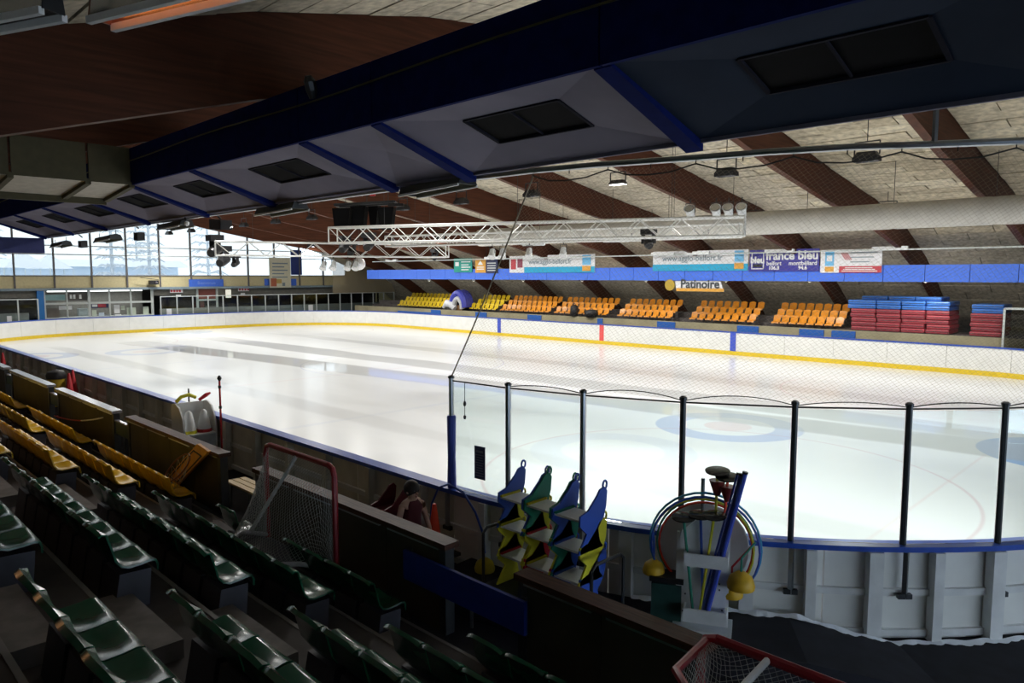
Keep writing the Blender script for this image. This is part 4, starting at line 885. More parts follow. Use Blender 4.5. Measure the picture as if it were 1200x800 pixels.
# Patinoire sign hung below the band
a, b = ony(793, 342, YBD - .02), ony(849, 326, YBD - .02); t = thing('rink_sign', 'white Patinoire sign with orange lower strip hung under the blue band', 'sign', ((a.x + b.x) / 2, YBD, a.z))
Z0, Z1 = a.z + .05, 3.62; mb = MB(); mb.prism([(a.x, Z0), (b.x, Z0), (b.x - .2, Z1), (a.x - .1, Z1)], (0, YBD - .05, 0), (1, 0, 0), (0, 0, 1), (0, .05, 0)); mb.build('board', BWHITE, t)
mb = MB(); mb.box(a.x, b.x, YBD - .065, YBD - .052, Z0, Z0 + .16); mb.build('orange_strip', BORNG, t)
text('lettering', 'Patinoire', ((a.x + b.x) / 2, YBD - .066, (Z0 + Z1) / 2 + .1), (1, 0, 0), (0, 0, 1), .62, plain('text_charcoal', (.05, .06, .07)), t, bold=.018)
mb = MB(); mb.lathe([(.02, 0), (.3, .01), (.3, .05)], (a.x - .42, YBD - .06, (Z0 + Z1) / 2 + .05), 16, (0, 1, 0)); mb.build('emblem', plain('emblem_gold', (.50, .34, .04)), t)
# spot glints under the band
for px in (503, 555, 613, 682, 757, 851, 949, 1085):
    p = ony(px, 327.5, YBD + .3); t = thing('downlight', 'small lit lamp under the blue band beside a timber arch', 'lamp', tuple(p), 'small lamps under the blue band'); mb = MB(); mb.lathe([(.05, .1), (.09, .04), (.11, -.06), (.10, -.09)], p, 10, (.2, -.3, 1)); mb.build('shade', GWHITE, t); mb = MB(); mb.lathe([(.085, -.095), (.03, -.13)], p, 10, (.2, -.3, 1)); L = bpy.data.lights.new('lamp_light', 'AREA'); L.shape = 'DISK'; L.size = .18; L.energy = 32; L.spread = math.radians(170); L.color = (1, .95, .86); o = bpy.data.objects.new('lamp_light', L); COL.objects.link(o); o.parent = t; o.location = (0, .12, -.12); o.rotation_euler = (1.0, 0, 0)
    mb.build('bulb', mat('bulb_lit', (1, .9, .7), .4, emit=(1, .85, .65), es=3), t)
# far terraces
far = thing('floor_terrace', 'stepped concrete terrace with beige front wall below the orange seats', 'terrace', (-30, 36, FZ), kind='structure')
FROW = [(35.55, 1.95), (36.25, 2.22), (36.95, 2.52)]
for (y, z), (yn, zn) in zip(FROW, FROW[1:] + [(37.65, 2.9)]):
    mb = MB(); mb.box(-52.5, -13.3, y - .25, yn - .25, FZ, z - .72); mb.build('step', CONC, far)
mb = MB(); mb.box(-53.0, 2.5, 34.55, 34.67, FZ, 1.40); tag(mb.build('front_wall', mat('terrace_beige', (.40, .36, .23), .7, v=.12, scale=1.2), far), 'beige front wall')
for x0, x1 in ((466, 505), (505, 516), (557, 570), (618, 634), (700, 706), (770, 791), (864, 889), (937, 966), (975, 1003)):
    a, b = ony(x0, 372, 34.5), ony(x1, 372, 34.5); mb = MB(); mb.box(a.x, b.x, 34.50, 34.548, .7, 1.36 if x0 != 466 else 1.15); tag(mb.build('gate_panel', plain('gate_blue', (.03, .14, .52)), far), 'blue gate panel')
def seat_mesh(nm, nu, prof, w, dip=.03):
    bm = bmesh.new(); g = []
    for j, (y, z) in enumerate(prof):
        row = []
        for i in range(nu + 1):
            u = -1 + 2 * i / nu; f = j / (len(prof) - 1); back = max(0, 1 - f * 2.2)
            yy = y - (.035 * (1 - u * u)) * back + (.02 * u * u if f > .5 else 0) * -1
            zz = z - (.045 * abs(u) ** 3 if j <= 1 else 0) - (dip * (1 - u * u) if .4 < f < .95 else 0) - (.02 * u * u if f >= .95 else 0)
            row.append(bm.verts.new((u * w / 2, yy, zz)))
        g.append(row)
    for j in range(len(prof) - 1):
        for i in range(nu): bm.faces.new((g[j][i], g[j][i + 1], g[j + 1][i + 1], g[j + 1][i]))
    bmesh.ops.recalc_face_normals(bm, faces=bm.faces)
    bmesh.ops.solidify(bm, geom=bm.faces[:], thickness=.016); me = bpy.data.meshes.new(nm); bm.to_mesh(me); bm.free(); shade(me, 60); return me
SPROF = [(-.045, .735), (-.02, .752), (.02, .70), (.055, .58), (.085, .46), (.125, .405), (.20, .385), (.30, .39), (.37, .40), (.415, .39), (.43, .35), (.43, .31)]
me_far = seat_mesh('seat_far', 2, [SPROF[1], SPROF[4], SPROF[5], (.30, .40), (.32, .33)], .36)
def seat_copy(nm, me, m, x, y, z, face, label, grp, support=None):
    o = bpy.data.objects.new(nm, me); COL.objects.link(o)
    if not me.materials: me.materials.append(m)
    o.location = (x, y, z); o.rotation_euler = (0, 0, 0 if face > 0 else PI); o['label'] = label; o['category'] = 'seat'; o['group'] = grp
    if support is not None:
        s_ = bpy.data.objects.new('support', support); COL.objects.link(s_); s_.parent = o
        if not support.materials: support.materials.append(SUPP)
    return o
me_fy = me_far.copy(); me_fo = me_far.copy()
blocks = [(469, 521, 'y'), (553, 585, 'y'), (589, 647, 'o'), (652, 715, 'o'), (726, 790, 'o'), (810, 888, 'o'), (906, 990, 'o')]
rown = ['front row', 'middle row', 'back row']
for bi, (xa, xb, c) in enumerate(blocks):
    for ri, (y, z) in enumerate(FROW):
        X0, X1 = ony(xa, 372, 35.55).x - .12 * ri, ony(xb, 372, 35.55).x - .12 * ri; n = max(2, int(round((X1 - X0) / .46)))
        for k in range(n):
            X = X0 + .23 + k * (X1 - X0 - .0) / n
            seat_copy('gold_plastic_seat' if c == 'y' else 'orange_plastic_seat', me_fy if c == 'y' else me_fo, YEL2 if c == 'y' else ORANGE, X, y, z - .75, -1,
                      ('golden yellow seat in the %s across the ice near the glass screen' if c == 'y' else 'orange seat in the %s across the ice under the blue band') % rown[ri],
                      ('yellow far seats, ' if c == 'y' else 'orange far seats, ') + rown[ri])
# inflatable tunnel among the yellow seats
c = ony(537, 365, 35.3); t = thing('inflatable_tunnel', 'blue and white inflatable tunnel standing among the far yellow seats', 'inflatable', (c.x, 35.2, 1.2))
def arch_tube(cx_, y, z0, r, rad, n=12, sq=1.0): return [(cx_ + r * math.cos(PI - PI * i / n), y, z0 + r * sq * math.sin(PI * i / n)) for i in range(n + 1)]
cxx = c.x + .35
mb = MB()
for k in range(4): mb.tube(arch_tube(cxx - .12 * k, 35.0 + .3 * k, 1.6, .72, .2, 12, 1.45), .24, 8)
mb.build('hood', plain('infl_blue', (.05, .06, .42)), t, smooth=True)
mb = MB(); mb.tube(arch_tube(cxx + .05, 34.95, 1.5, .46, .2, 10, 1.6), .2, 8); mb.build('inner_arch', plain('infl_grey', (.55, .56, .58)), t, smooth=True)
mb = MB(); mb.tube([(cxx - 1.5, 34.9, 1.55), (cxx - 1.1, 34.9, 1.85), (cxx - .6, 34.9, 1.75), (cxx - .25, 34.9, 1.5)], [.15, .3, .28, .2], 10); mb.build('side_roll', plain('infl_white', (.68, .70, .74)), t, smooth=True)
mb = MB(); mb.box(cxx - .3, cxx + .35, 35.05, 35.15, 1.2, 1.75); mb.build('curtain', plain('infl_brown', (.26, .14, .06)), t)
# ball bags on the terrace front
for px, py_, r, hh, lb in ((671, 373, .26, 1.7, 'tall black kit bag standing on the far terrace wall'), (691, 374, .42, 1.1, 'round black mesh bag lying on the far terrace wall')):
    c = ony(px, py_ + 5, 34.45); t = thing('kit_bag', lb, 'bag', (c.x, 34.61, 1.401)); mb = MB(); k = 9; mb.lathe([(r * (.75 + .25 * math.sin(PI * i / k)) * (1 if i < k else .3), .42 * hh * i / k) for i in range(k + 1)], (c.x, 34.61, 1.401), 14); mb.build('body', BLACK, t, smooth=True)
    mb = MB(); mb.tube(arch_tube(c.x, 34.61, 1.401 + .42 * hh - .02, .1, .02, 6), .02, 5); mb.build('strap', DSTEEL, t)
# crash mats
YM = 35.0; zb_ = 1.40; grp = 'stacked crash mats across the ice'
plat = thing('mat_platform', 'grey storage platform carrying the stacked crash mats', 'platform', (-9, 35.6, FZ)); mb = MB(); mb.box(-13.2, -5.0, 34.75, 36.9, FZ, zb_); mb.build('deck', CONC, plat)
REDM = [mat('mat_red', (.44, .06, .08), .5, v=.12), mat('mat_red_dark', (.36, .045, .065), .5, v=.12)]; BLUM = mat('mat_blue', (.05, .20, .66), .4, v=.1)
def crash_mat(x0, x1, z0, z1, m, lab, yo=0):
    t = thing('crash_mat', lab, 'mat', ((x0 + x1) / 2, YM, z0), grp); bm = bmesh.new(); mb = MB(); o_ = [random.uniform(-.03, .03) for _ in range(2)]
    h = (z1 - z0); e = .03
    mb.box(x0 + o_[0], x1 + o_[0], YM + yo + o_[1], YM + 1.6, z0 + .005, z1 - .005); o = mb.build('cover', m, t)
    bv = o.modifiers.new('bevel', 'BEVEL'); bv.width = .045; bv.segments = 2
    mb = MB(); mb.box(x0 + o_[0] + .02, x1 + o_[0] - .02, YM + yo + o_[1] - .006, YM + yo + o_[1] + .01, (z0 + z1) / 2 - .012, (z0 + z1) / 2 + .012); mb.build('seam', DSTEEL, t)
xs = [ony(x, 380, YM).x for x in (996, 1026, 1055, 1084, 1113)]
for c in range(4):
    for r in range(5): crash_mat(xs[c] + .02, xs[c + 1] - .02, zb_ + .20 * r, zb_ + .20 * r + .195, REDM[(c + r) % 2], 'dark red crash mat in the wide stack beside the orange seats')
    for r in range(2): crash_mat(xs[c] + .02 - .15 * (c == 0), xs[c + 1] - .02, zb_ + 1.0 + .2 * r, zb_ + 1.0 + .2 * r + .195, BLUM, 'blue crash mat on top of the wide red stack')
x3 = [ony(x, 346, YM).x for x in (1007, 1038, 1070, 1102)]
for c in range(3): crash_mat(x3[c] + .02, x3[c + 1] - .02, zb_ + 1.4, zb_ + 1.58, BLUM, 'blue crash mat in the topmost layer of the wide stack', .25)
xs = [ony(x, 380, YM).x for x in (1137, 1175)]
for r in range(5): crash_mat(xs[0], xs[1], zb_ + .19 * r, zb_ + .19 * r + .185, REDM[r % 2], 'dark red crash mat in the narrow stack beyond the timber arch foot')
for r in range(2): crash_mat(xs[0], xs[1], zb_ + .95 + .19 * r, zb_ + .95 + .19 * r + .185, BLUM, 'blue crash mat on the narrow stack beyond the timber arch foot')
# white framed screen at the far right
a, b = ony(1175, 405, 34.2), ony(1215, 362, 34.2); t = thing('bench_screen', 'pale framed screen with blue posts beside the narrow mat stack', 'screen', (a.x, 34.2, FZ))
mb = MB(); mb.box(a.x, a.x + 3, 34.18, 34.2, FZ, b.z); mb.build('panel', glassmat('bench_glass', (.6, .6, .58)), t)
for X in (a.x, a.x + 1.5, a.x + 3): mb = MB(); mb.box(X - .04, X + .04, 34.15, 34.23, FZ, b.z); mb.build('post', GWHITE if X != a.x + 1.5 else P_BLUE, t)
mb = MB(); mb.box(a.x, a.x + 3, 34.15, 34.23, b.z - .05, b.z + .03); mb.build('rail', GWHITE, t)

# ---------------------------------------------------------------- near grandstand
ROWS = [('A', 4.00, .87, 0.0), ('B', 3.22, 1.20, -.10), ('C', 2.50, 1.52, -.30), ('D', 1.72, 1.85, -.45), ('E', .94, 2.15, -.70)]
RNAME = dict(A='front row', B='second row', C='third row', D='fourth row', E='fifth row')
gs = thing('floor_grandstand', 'dark stepped grandstand floor under the green and yellow seats', 'grandstand', (-12, 2, FZ), kind='structure')
edges = [(4.00, .87), (3.22, 1.20), (2.50, 1.52), (1.72, 1.85), (.94, 2.15), (.16, 2.45), (-.7, 2.8)]
for i, (y, z) in enumerate(edges):
    y1 = edges[i - 1][0] - .12 if i else 4.60; y0 = y - .12 if i < 6 else -6.4
    tz = z - .752
    if tz <= FZ: tz = FZ + .004
    mb = MB(); mb.box(-34, 7.5, max(y0, -3.0), y1, FZ + .003, tz); mb.build('tread', CONC, gs)
    mb = MB(); mb.box(-34, 7.5, y1 - .035, y1 + .004, tz, tz + .006); mb.build('nosing', plain('nosing', (.22, .21, .2)), gs)
AIS = [(-5.93, -4.5), (-11.36, -9.57), (-16.5, -14.99), (-22.0, -20.13)]
for a, b in AIS:
    for i in range(1, 6):
        y, z = edges[i]; off = ROWS[min(i, 4)][3]; tz = z - .752; yf = edges[i - 1][0] - .12
        mb = MB(); mb.box(a + off + .12, b + off - .12, yf + .005, yf + .34, FZ, tz - .16); mb.build('aisle_step', STEPTOP, gs)
me_g = seat_mesh('seat_shell', 6, SPROF, .435); me_y = me_g.copy()
mb = MB(); mb.hexa([(-.20, .05, 0), (.20, .05, 0), (.20, .33, 0), (-.20, .33, 0), (-.19, .11, .325), (.19, .11, .325), (.19, .36, .315), (-.19, .36, .315)]); me_s = mb.mesh('seat_support')
mb = MB(); mb.hexa([(-.20, .05, 0), (.20, .05, 0), (.20, .33, 0), (-.20, .33, 0), (-.19, .11, .325), (.19, .11, .325), (.19, .36, .315), (-.19, .36, .315)]); 
PIT = .455
for r, y, zt, off in ROWS:
    z = zt - .752
    if r == 'A': z = zt - .752 + .0
    for (start, n, colr, bname) in ((-4.5, 8, 'g', 'beside the blue gate board'), (-5.93 - 8 * PIT, 8, 'g', 'between the two goal frames'), (-11.36 - 8 * PIT, 8, 'y', 'behind the basketball hoop parapet'), (-16.5 - 8 * PIT, 8, 'y', 'behind the chain parapet'), (-22.0 - 8 * PIT, 8, 'y', 'behind the litter bin parapet')):
        if start < -18 and r in 'CDE': continue
        if start < -12 and r in 'E': continue
        for k in range(n):
            X = start + off + PIT * (k + .5)
            if r == 'A' and (-9.3 < X < -7.55 or X > -2.75): continue
            if X > .3: continue
            g = colr == 'g'
            o = seat_copy('green_plastic_seat' if g else 'yellow_plastic_seat', me_g if g else me_y, GREEN if g else YEL, X, y + .02, max(z, FZ - .03), 1,
                      '%s plastic seat in the %s, block %s' % ('dark green' if g else 'yellow', RNAME[r], bname),
                      '%s seats, %s, block %s' % ('green' if g else 'yellow', RNAME[r], bname), me_s)
            o.rotation_euler.z += random.uniform(-.02, .02)
# parapet panels between stand and walkway
YP = 4.74
def parapet(x0, x1, label, ledge=LEDGE):
    t = thing('parapet', label, 'parapet', ((x0 + x1) / 2, YP, FZ))
    n = max(1, round((x1 - x0) / 1.1)); st = (x1 - x0) / n
    for i in range(n): mb = MB(); mb.box(x0 + st * i + .006, x0 + st * (i + 1) - .006, YP - .03, YP + .03, FZ, 1.06); mb.build('panel', PARA, t)
    mb = MB(); mb.box(x0 - .03, x1 + .05, YP - .09, YP + .11, 1.085, 1.145); mb.build('ledge', ledge, t)
    for i in range(n): mb = MB(); mb.box(x0 + st * i + .08, x0 + st * (i + 1) - .08, YP - .075, YP - .035, 1.055, 1.08); mb.build('bracket_strip', STEEL, t)
    for x in (x0 + .04, x1 - .04): mb = MB(); mb.box(x - .05, x + .05, YP - .05, YP + .07, FZ, 1.085); mb.build('post', DSTEEL, t)
parapet(-4.55, -2.65, 'dark parapet with brown wooden ledge ending at the near goal frame')
parapet(-9.85, -5.62, 'long dark parapet with wet brown ledge behind the standing goal frame')
parapet(-15.3, -11.05, 'dark parapet with brown ledge carrying the basketball backboard')
PBL = mat('ledge_sheen', (.30, .30, .33), .25, v=.15)  # paler ledge colour standing in for the window's reflection
parapet(-20.4, -16.15, 'dark parapet with ledge in painted window sheen crossed by a red and white chain', PBL)
parapet(-25.4, -21.2, 'dark parapet with ledge in painted window sheen in front of the yellow litter bin', PBL)
parapet(-30.4, -26.2, 'dark parapet with ledge in painted window sheen beyond the yellow litter bin', PBL)
GRN = mat('rail_green', (.02, .06, .045), .5)
for x0, x1, lb in ((-16.15, -15.3, 'dark green gap board between the hoop parapet and its neighbour'), (-21.2, -20.4, 'dark green gap board beside the chain parapet'), (-26.2, -25.4, 'dark green gap board beyond the yellow bin')):
    t = thing('gap_board', lb, 'barrier', ((x0 + x1) / 2, YP, .6)); mb = MB(); mb.box(x0, x1, YP - .02, YP + .03, .66, .92); mb.build('plank', GRN, t); mb = MB(); mb.box(x0, x1, YP - .03, YP + .05, .92, .95); mb.build('cap', PBL, t)
t = thing('gate_board', 'dark blue plank barring the gap between two parapets', 'barrier', (-5.3, YP - .1, .6)); mb = MB(); mb.box(-6.25, -4.42, YP - .115, YP - .075, .60, .92); mb.build('plank', mat('gate_navy', (.010, .035, .30), .45), t)
for x in (-6.2, -4.47): mb = MB(); mb.box(x - .03, x + .03, YP - .075, YP - .035, .58, .94); mb.build('bracket', DSTEEL, t)
# chain, paper sign
t = thing('barrier_chain', 'sagging red and white plastic chain across the seats and parapet', 'chain', tuple(ony(95, 492, 4.6)))
a, b = ony(64, 487, 4.55), ony(121, 489, 4.66); n = 26
for i in range(n):
    f0, f1 = i / n, (i + .8) / n; P_ = lambda f: a.lerp(b, f) - UP * (.22 * f * (1 - f) * 1.6); mb = MB(); mb.tube([P_(f0), P_(f1)], .016, 5); mb.build('link', P_RED if i < 15 else P_WHITE, t)
c = ony(46, 486, 4.15); t = thing('seat_notice', 'white paper notice stuck on a front row yellow seat', 'notice', tuple(c)); mb = MB(); mb.prism([(-.22, -.10), (.16, -.12), (.2, .08), (-.18, .1)], c, (1, 0, 0), (0, .5, .9), (0, -.006, .003)); mb.build('sheet', PAPER, t)
# benches in the walkway
def bench(x, y, z, L, label, m=BENCHW):
    t = thing('slatted_bench', label, 'bench', (x, y, FZ))
    for k in range(3): mb = MB(); mb.box(x - L / 2, x + L / 2, y - .17 + k * .12, y - .07 + k * .12, z - .03, z); mb.build('slat', m, t)
    for sx in (-L / 2 + .15, L / 2 - .15):
        mb = MB(); mb.tube([(x + sx, y - .15, FZ), (x + sx, y - .15, z - .03)], .02); mb.build('leg', STEEL, t); mb = MB(); mb.tube([(x + sx, y + .15, FZ), (x + sx, y + .15, z - .03)], .02); mb.build('leg', STEEL, t)
q = onz(268, 582, .55); bench(-10.75, 5.15, .55, 1.6, 'slatted wooden bench in the walkway by the standing goal frame')
bench(-16.0, 5.2, .55, 1.7, 'grey slatted bench in the walkway by the chain parapet', mat('bench_grey', (.45, .44, .42), .5, v=.15))
bench(-5.75, 5.15, .5, .7, 'short slatted bench in the walkway behind the blue gate board')

# ---------------------------------------------------------------- goal frames
def goal(label, x0, x1, ym, yb, zb, zt, zr, bar_end, mesh=.07, shelf=0, bx=None):
    t = thing('goal_frame', label, 'goal', ((x0 + x1) / 2, ym, zb)); R = .035
    def rounded(x, s):   # post and corner
        return [(x, ym, zb), (x, ym, zt - .12), (x + s * .04, ym, zt - .03), (x + s * .13, ym, zt)]
    mb = MB(); mb.tube(rounded(x0, 1), R, 8); mb.build('post', REDNET, t, smooth=True); mb = MB(); mb.tube(rounded(x1, -1), R, 8); mb.build('post', REDNET, t, smooth=True)
    mb = MB(); mb.tube([(x0 + .13, ym, zt), (x1 - .13, ym, zt)], R, 8); mb.build('crossbar', REDNET, t, smooth=True)
    xc = (x0 + x1) / 2
    base = [(x0, ym, zb + .03), (x0 + .1, lerp(ym, yb, .6), zr), (x0 + .35, yb, zr), (x1 - .35, yb, zr), (x1 - .1, lerp(ym, yb, .6), zr), (x1, ym, zb + .03)]
    mb = MB(); mb.tube(base, .028, 8); mb.build('base_pipe', mat('goal_white', (.60, .60, .62), .4), t, smooth=True)
    mb = MB(); mb.tube([(xc if bx is None else bx, ym, zt), bar_end], .024, 8); mb.build('centre_bar', mat('goal_white', (.60, .60, .62), .4), t, smooth=True)
    B = [Vector(q) for q in base]
    if shelf:
        mb = MB(); mb.tube([(x0 + .05, ym, zt - .03), (x0 + .12, ym - shelf * .7, zt - .02), (x0 + .4, ym - shelf, zt - .02), (x1 - .4, ym - shelf, zt - .02), (x1 - .12, ym - shelf * .7, zt - .02), (x1 - .05, ym, zt - .03)], .03, 8); mb.build('top_pipe', REDNET, t, smooth=True)
    def fn(s, v):
        f = s / NLg; p = poly_at(B, f * LB); xt = lerp(x0 + .02, x1 - .02, min(1, max(0, (f - .18) / .64)))
        zt_ = zt if .18 <= f <= .82 else lerp(zb, zt, (f / .18) if f < .5 else (1 - f) / .18)
        return p.lerp(Vector((xt, ym, zt_)), v) - Vector((0, -.0, .05 * math.sin(PI * v)))
    LB = sum((q - p).length for p, q in zip(B[:-1], B[1:])); NLg = LB
    if shelf:
        TP = [Vector((x0 + .05, ym, zt - .03)), Vector((x0 + .12, ym - shelf * .7, zt - .02)), Vector((x0 + .4, ym - shelf, zt - .02)), Vector((x1 - .4, ym - shelf, zt - .02)), Vector((x1 - .12, ym - shelf * .7, zt - .02)), Vector((x1 - .05, ym, zt - .03))]
        LT_ = sum((q - p).length for p, q in zip(TP[:-1], TP[1:]))
        def fn(s, v): return poly_at(B, s / NLg * LB).lerp(poly_at(TP, s / NLg * LT_), v) - Vector((0, 0, .03 * math.sin(PI * v)))
        def ft(s, v):
            f = s / (x1 - x0); x = lerp(x0 + .06, x1 - .06, f); yb_ = ym - shelf * min(1, min(f, 1 - f) * 5 + .15) ; return Vector((x, lerp(yb_, ym, v), zt - .02 - .05 * math.sin(PI * v) * min(1, 6 * min(f, 1 - f))))
        mb = MB(); net_threads(mb, x1 - x0, mesh * 1.1, .6, ft, .0022, 6); tag(mb.build('top_netting', CORDW, t, fix=False), kind='stuff')
    mb = MB(); net_threads(mb, NLg, mesh, 1.1, fn, .0022, 8); tag(mb.build('netting', CORDW, t, fix=False), kind='stuff')
    return t
xa, xb = ony(311, 521, 4.42).x, ony(389, 546, 4.42).x
goal('red goal frame standing on its base among the green seats at the parapet', xa, xb + .05, 4.42, 3.72, .42, 1.69, .62, tuple(ony(294, 622, 3.9)), .055)
goal('red goal frame standing at the end of the nearest parapet', -2.52, -.69, 4.46, 3.95, FZ + .01, 1.375, FZ + .05, (-1.98, 3.72, 1.35), .05, .75, -2.02)
# low grey bench box the first goal stands on
t = thing('seat_plinth', 'grey seat support box left bare below the standing goal', 'plinth', (-8.4, 4.2, FZ)); mb = MB(); mb.box(-9.25, -7.6, 4.05, 4.46, FZ, .40); mb.build('box', SUPP, t)

# ---------------------------------------------------------------- walkway gear
def cone(x, y, z, h, label, group=None, m=P_ORNG):
    t = thing('traffic_cone', label, 'cone', (x, y, z), group); mb = MB(); mb.lathe([(.15 * h / .75, .03), (.12 * h / .75, .06), (.028, h - .02), (.02, h)], (x, y, z), 14); mb.build('body', m, t, smooth=True); w = .19 * h / .75; mb = MB(); mb.box(x - w, x + w, y - w, y + w, z, z + .035); mb.build('foot', m, t)
bn = thing('low_bench', 'low dark bench along the outside of the boards', 'bench', (-6.6, 5.7, FZ)); mb = MB(); mb.box(-9.4, -6.75, 5.5, 5.9, .36, .40); mb.build('seat', DARKIN, bn)
for x in (-9.2, -8.0, -6.9): mb = MB(); mb.box(x - .03, x + .03, 5.55, 5.85, FZ, .36); mb.build('leg', DSTEEL, bn)
q = ony(509, 590, 5.62); cone(q.x, 5.62, .40, q.z - .40, 'bright orange traffic cone on the low bench beside the boards')
for px, pt, yc in ((80.5, 437, 5.3), (85, 433, 5.68)): q = ony(px, pt, yc); cone(q.x, yc, FZ, q.z - FZ, 'red traffic cone in the walkway beside the yellow litter bin', 'red cones by the bin', P_RED)
q = ony(3, 413, 5.5); cone(q.x, 5.5, FZ, q.z - FZ, 'red traffic cone in the walkway at the far end of the stand', None, P_RED)
q = ony(65, 430, 5.5); t = thing('litter_bin', 'yellow litter bin with black swing lid in the walkway', 'bin', (q.x, 5.5, FZ)); mb = MB(); mb.lathe([(.20, 0), (.22, .05), (.235, .82)], (q.x, 5.5, FZ), 16); mb.build('body', mat('bin_yellow', (.55, .38, .03), .5), t, smooth=True); mb = MB(); mb.lathe([(.25, .80), (.26, .90), (.22, 1.0), (.05, 1.06)], (q.x, 5.5, FZ), 16); mb.build('lid', BLACK, t, smooth=True)
# white cabinet with upturned cups, arc tube and striped pole
xb_, xf_, cy0_, cy1_ = -14.62, -14.02, 5.28, 5.92; t = thing('cup_cabinet', 'white round topped cabinet holding two white cups beside the boards', 'cabinet', (-14.3, 5.6, FZ))
sidep = [(xb_, FZ), (xf_, FZ), (xf_, .95), (xf_ - .05, 1.18), (xf_ - .2, 1.36), (xf_ - .4, 1.43), (xb_ + .04, 1.40), (xb_, 1.30)]
for y in (cy0_, cy1_ - .03): mb = MB(); mb.prism(sidep, (0, y, 0), (1, 0, 0), (0, 0, 1), (0, .03, 0)); mb.build('side', P_WHITE, t)
mb = MB(); mb.box(xb_, xb_ + .03, cy0_ + .03, cy1_ - .03, FZ, 1.40); mb.build('back', P_WHITE, t)
mb = MB(); mb.box(xb_ + .03, xf_, cy0_ + .03, cy1_ - .03, .82, .85); mb.build('shelf', P_WHITE, t)
mb = MB(); mb.box(xf_ - .03, xf_ - .01, cy0_ + .03, cy1_ - .03, FZ + .05, .82); mb.build('front', mat('cab_front', (.50, .56, .58), .5), t)
for i, mm in enumerate((P_YEL, P_RED)):
    c = (xf_ - .2, cy0_ + .18 + .29 * i, .85); u = thing('training_cup', 'white upturned training cup with a %s rim in the white cabinet' % ('yellow' if i == 0 else 'red'), 'cup', c); mb = MB(); mb.lathe([(.13, .06), (.105, .2), (.06, .40), (.02, .44)], c, 14); mb.build('cup', P_WHITE, u, smooth=True); mb = MB(); mb.lathe([(.14, 0), (.14, .06)], c, 14); mb.build('rim', mm, u)
c = Vector((-14.4, 5.5, 1.45)); t = thing('yellow_hose', 'short yellow hose arched over the white cabinet', 'hose', tuple(c)); mb = MB(); mb.tube([c + Vector((0, -.2, .01)), c + Vector((0, -.1, .10)), c + Vector((0, .05, .13)), c + Vector((0, .18, .06))], .035, 8); mb.build('tube', P_YEL, t, smooth=True)
c = Vector((-14.35, 5.72, 1.46)); t = thing('red_handle', 'short red handle lying on the white cabinet', 'tool', tuple(c)); mb = MB(); mb.tube([c, c + Vector((.02, .14, .09)), c + Vector((.02, .22, .12))], [.03, .04, .02], 8); mb.build('grip', P_RED, t)
q = ony(257, 443, 5.8); t = thing('marker_pole', 'thin dark red marker pole with black knob beside the white cabinet', 'pole', (q.x, 5.8, FZ)); mb = MB(); mb.tube([(q.x, 5.8, FZ), (q.x, 5.8, q.z - .05)], .02, 6); mb.build('rod', P_RED, t)
for f in (.55, .75): mb = MB(); mb.lathe([(.03, 0), (.03, .05)], (q.x, 5.8, q.z * f + .3), 8); mb.build('collar', BLACK, t)
mb = MB(); mb.lathe([(.02, -.05), (.045, 0), (.02, .05)], (q.x, 5.8, q.z), 8); mb.build('knob', BLACK, t)
q = ony(222, 455, 5.95); t = thing('thin_post', 'thin grey post at the boards beside the white cabinet', 'post', (q.x, 5.95, FZ)); mb = MB(); mb.tube([(q.x, 5.93, FZ), (q.x, 5.93, q.z)], .018, 6); mb.build('rod', DSTEEL, t)
# basketball backboard leaning on the parapet
pts = [ony(*p, 4.55) for p in ((193, 563), (205, 571), (244, 529), (231, 520))]
t = thing('basketball_hoop', 'orange basketball backboard with hoop and net leaning on the parapet', 'basketball hoop', tuple(pts[0])); ny = Vector((0, .05, 0))
OB = mat('hoop_orange', (.62, .26, .02), .45); mb = MB(); mb.hexa(pts + [p + ny for p in pts]); mb.build('backboard', OB, t)
cc = sum(pts, Vector()) / 4; fr_ = [p.lerp(cc, .28) - ny * .15 for p in pts]
for i in range(4): mb = MB(); mb.tube([fr_[i], fr_[(i + 1) % 4]], .011, 5); mb.build('target_line', BLACK, t)
hc = ony(208, 548, 4.3); R = .24; mb = MB(); mb.tube([hc + Vector((R * math.cos(2 * PI * i / 16), .18 * math.sin(2 * PI * i / 16), R * .8 * math.sin(2 * PI * i / 16))) for i in range(17)], .013, 6); mb.build('hoop', plain('hoop_rim', (.20, .06, .03)), t)
mb = MB()
for i in range(12):
    f = 2 * PI * i / 12; a = hc + Vector((R * math.cos(f), .18 * math.sin(f), R * .8 * math.sin(f)))
    for sg in (.6, -.6): b = hc + Vector((R * .55 * math.cos(f + sg), .10 * math.sin(f + sg), R * .45 * math.sin(f + sg) - .22)); mb.tube([a, b], .004, 3)
tag(mb.build('hoop_net', CORDW, t, fix=False), kind='stuff')
# flexible arch with yellow bell feet
def bell(mb, c, s=1.0): mb.lathe([(.10 * s, 0), (.105 * s, .03 * s), (.085 * s, .09 * s), (.03 * s, .13 * s)], c, 14)
t = thing('hose_arch', 'blue hose arch with a yellow bell foot beside the boards', 'hose arch', (-6.5, 5.75, .40))
pa = [ony(*p, 5.75) for p in ((503, 617), (506, 590), (514, 571), (526, 567), (543, 577), (557, 600), (566, 625), (568, 648))]
pa[0].z = .5; mb = MB(); mb.tube(pa, .014, 6); mb.build('hose', P_BLUE, t, smooth=True)
for e in (pa[0], pa[-1]): mb = MB(); bell(mb, (e.x, e.y, PZ + .002 if e.x > -6.6 else .40), 1.2); mb.build('bell_foot', mat('bell_yellow', (.55, .42, .02), .5), t, smooth=True)
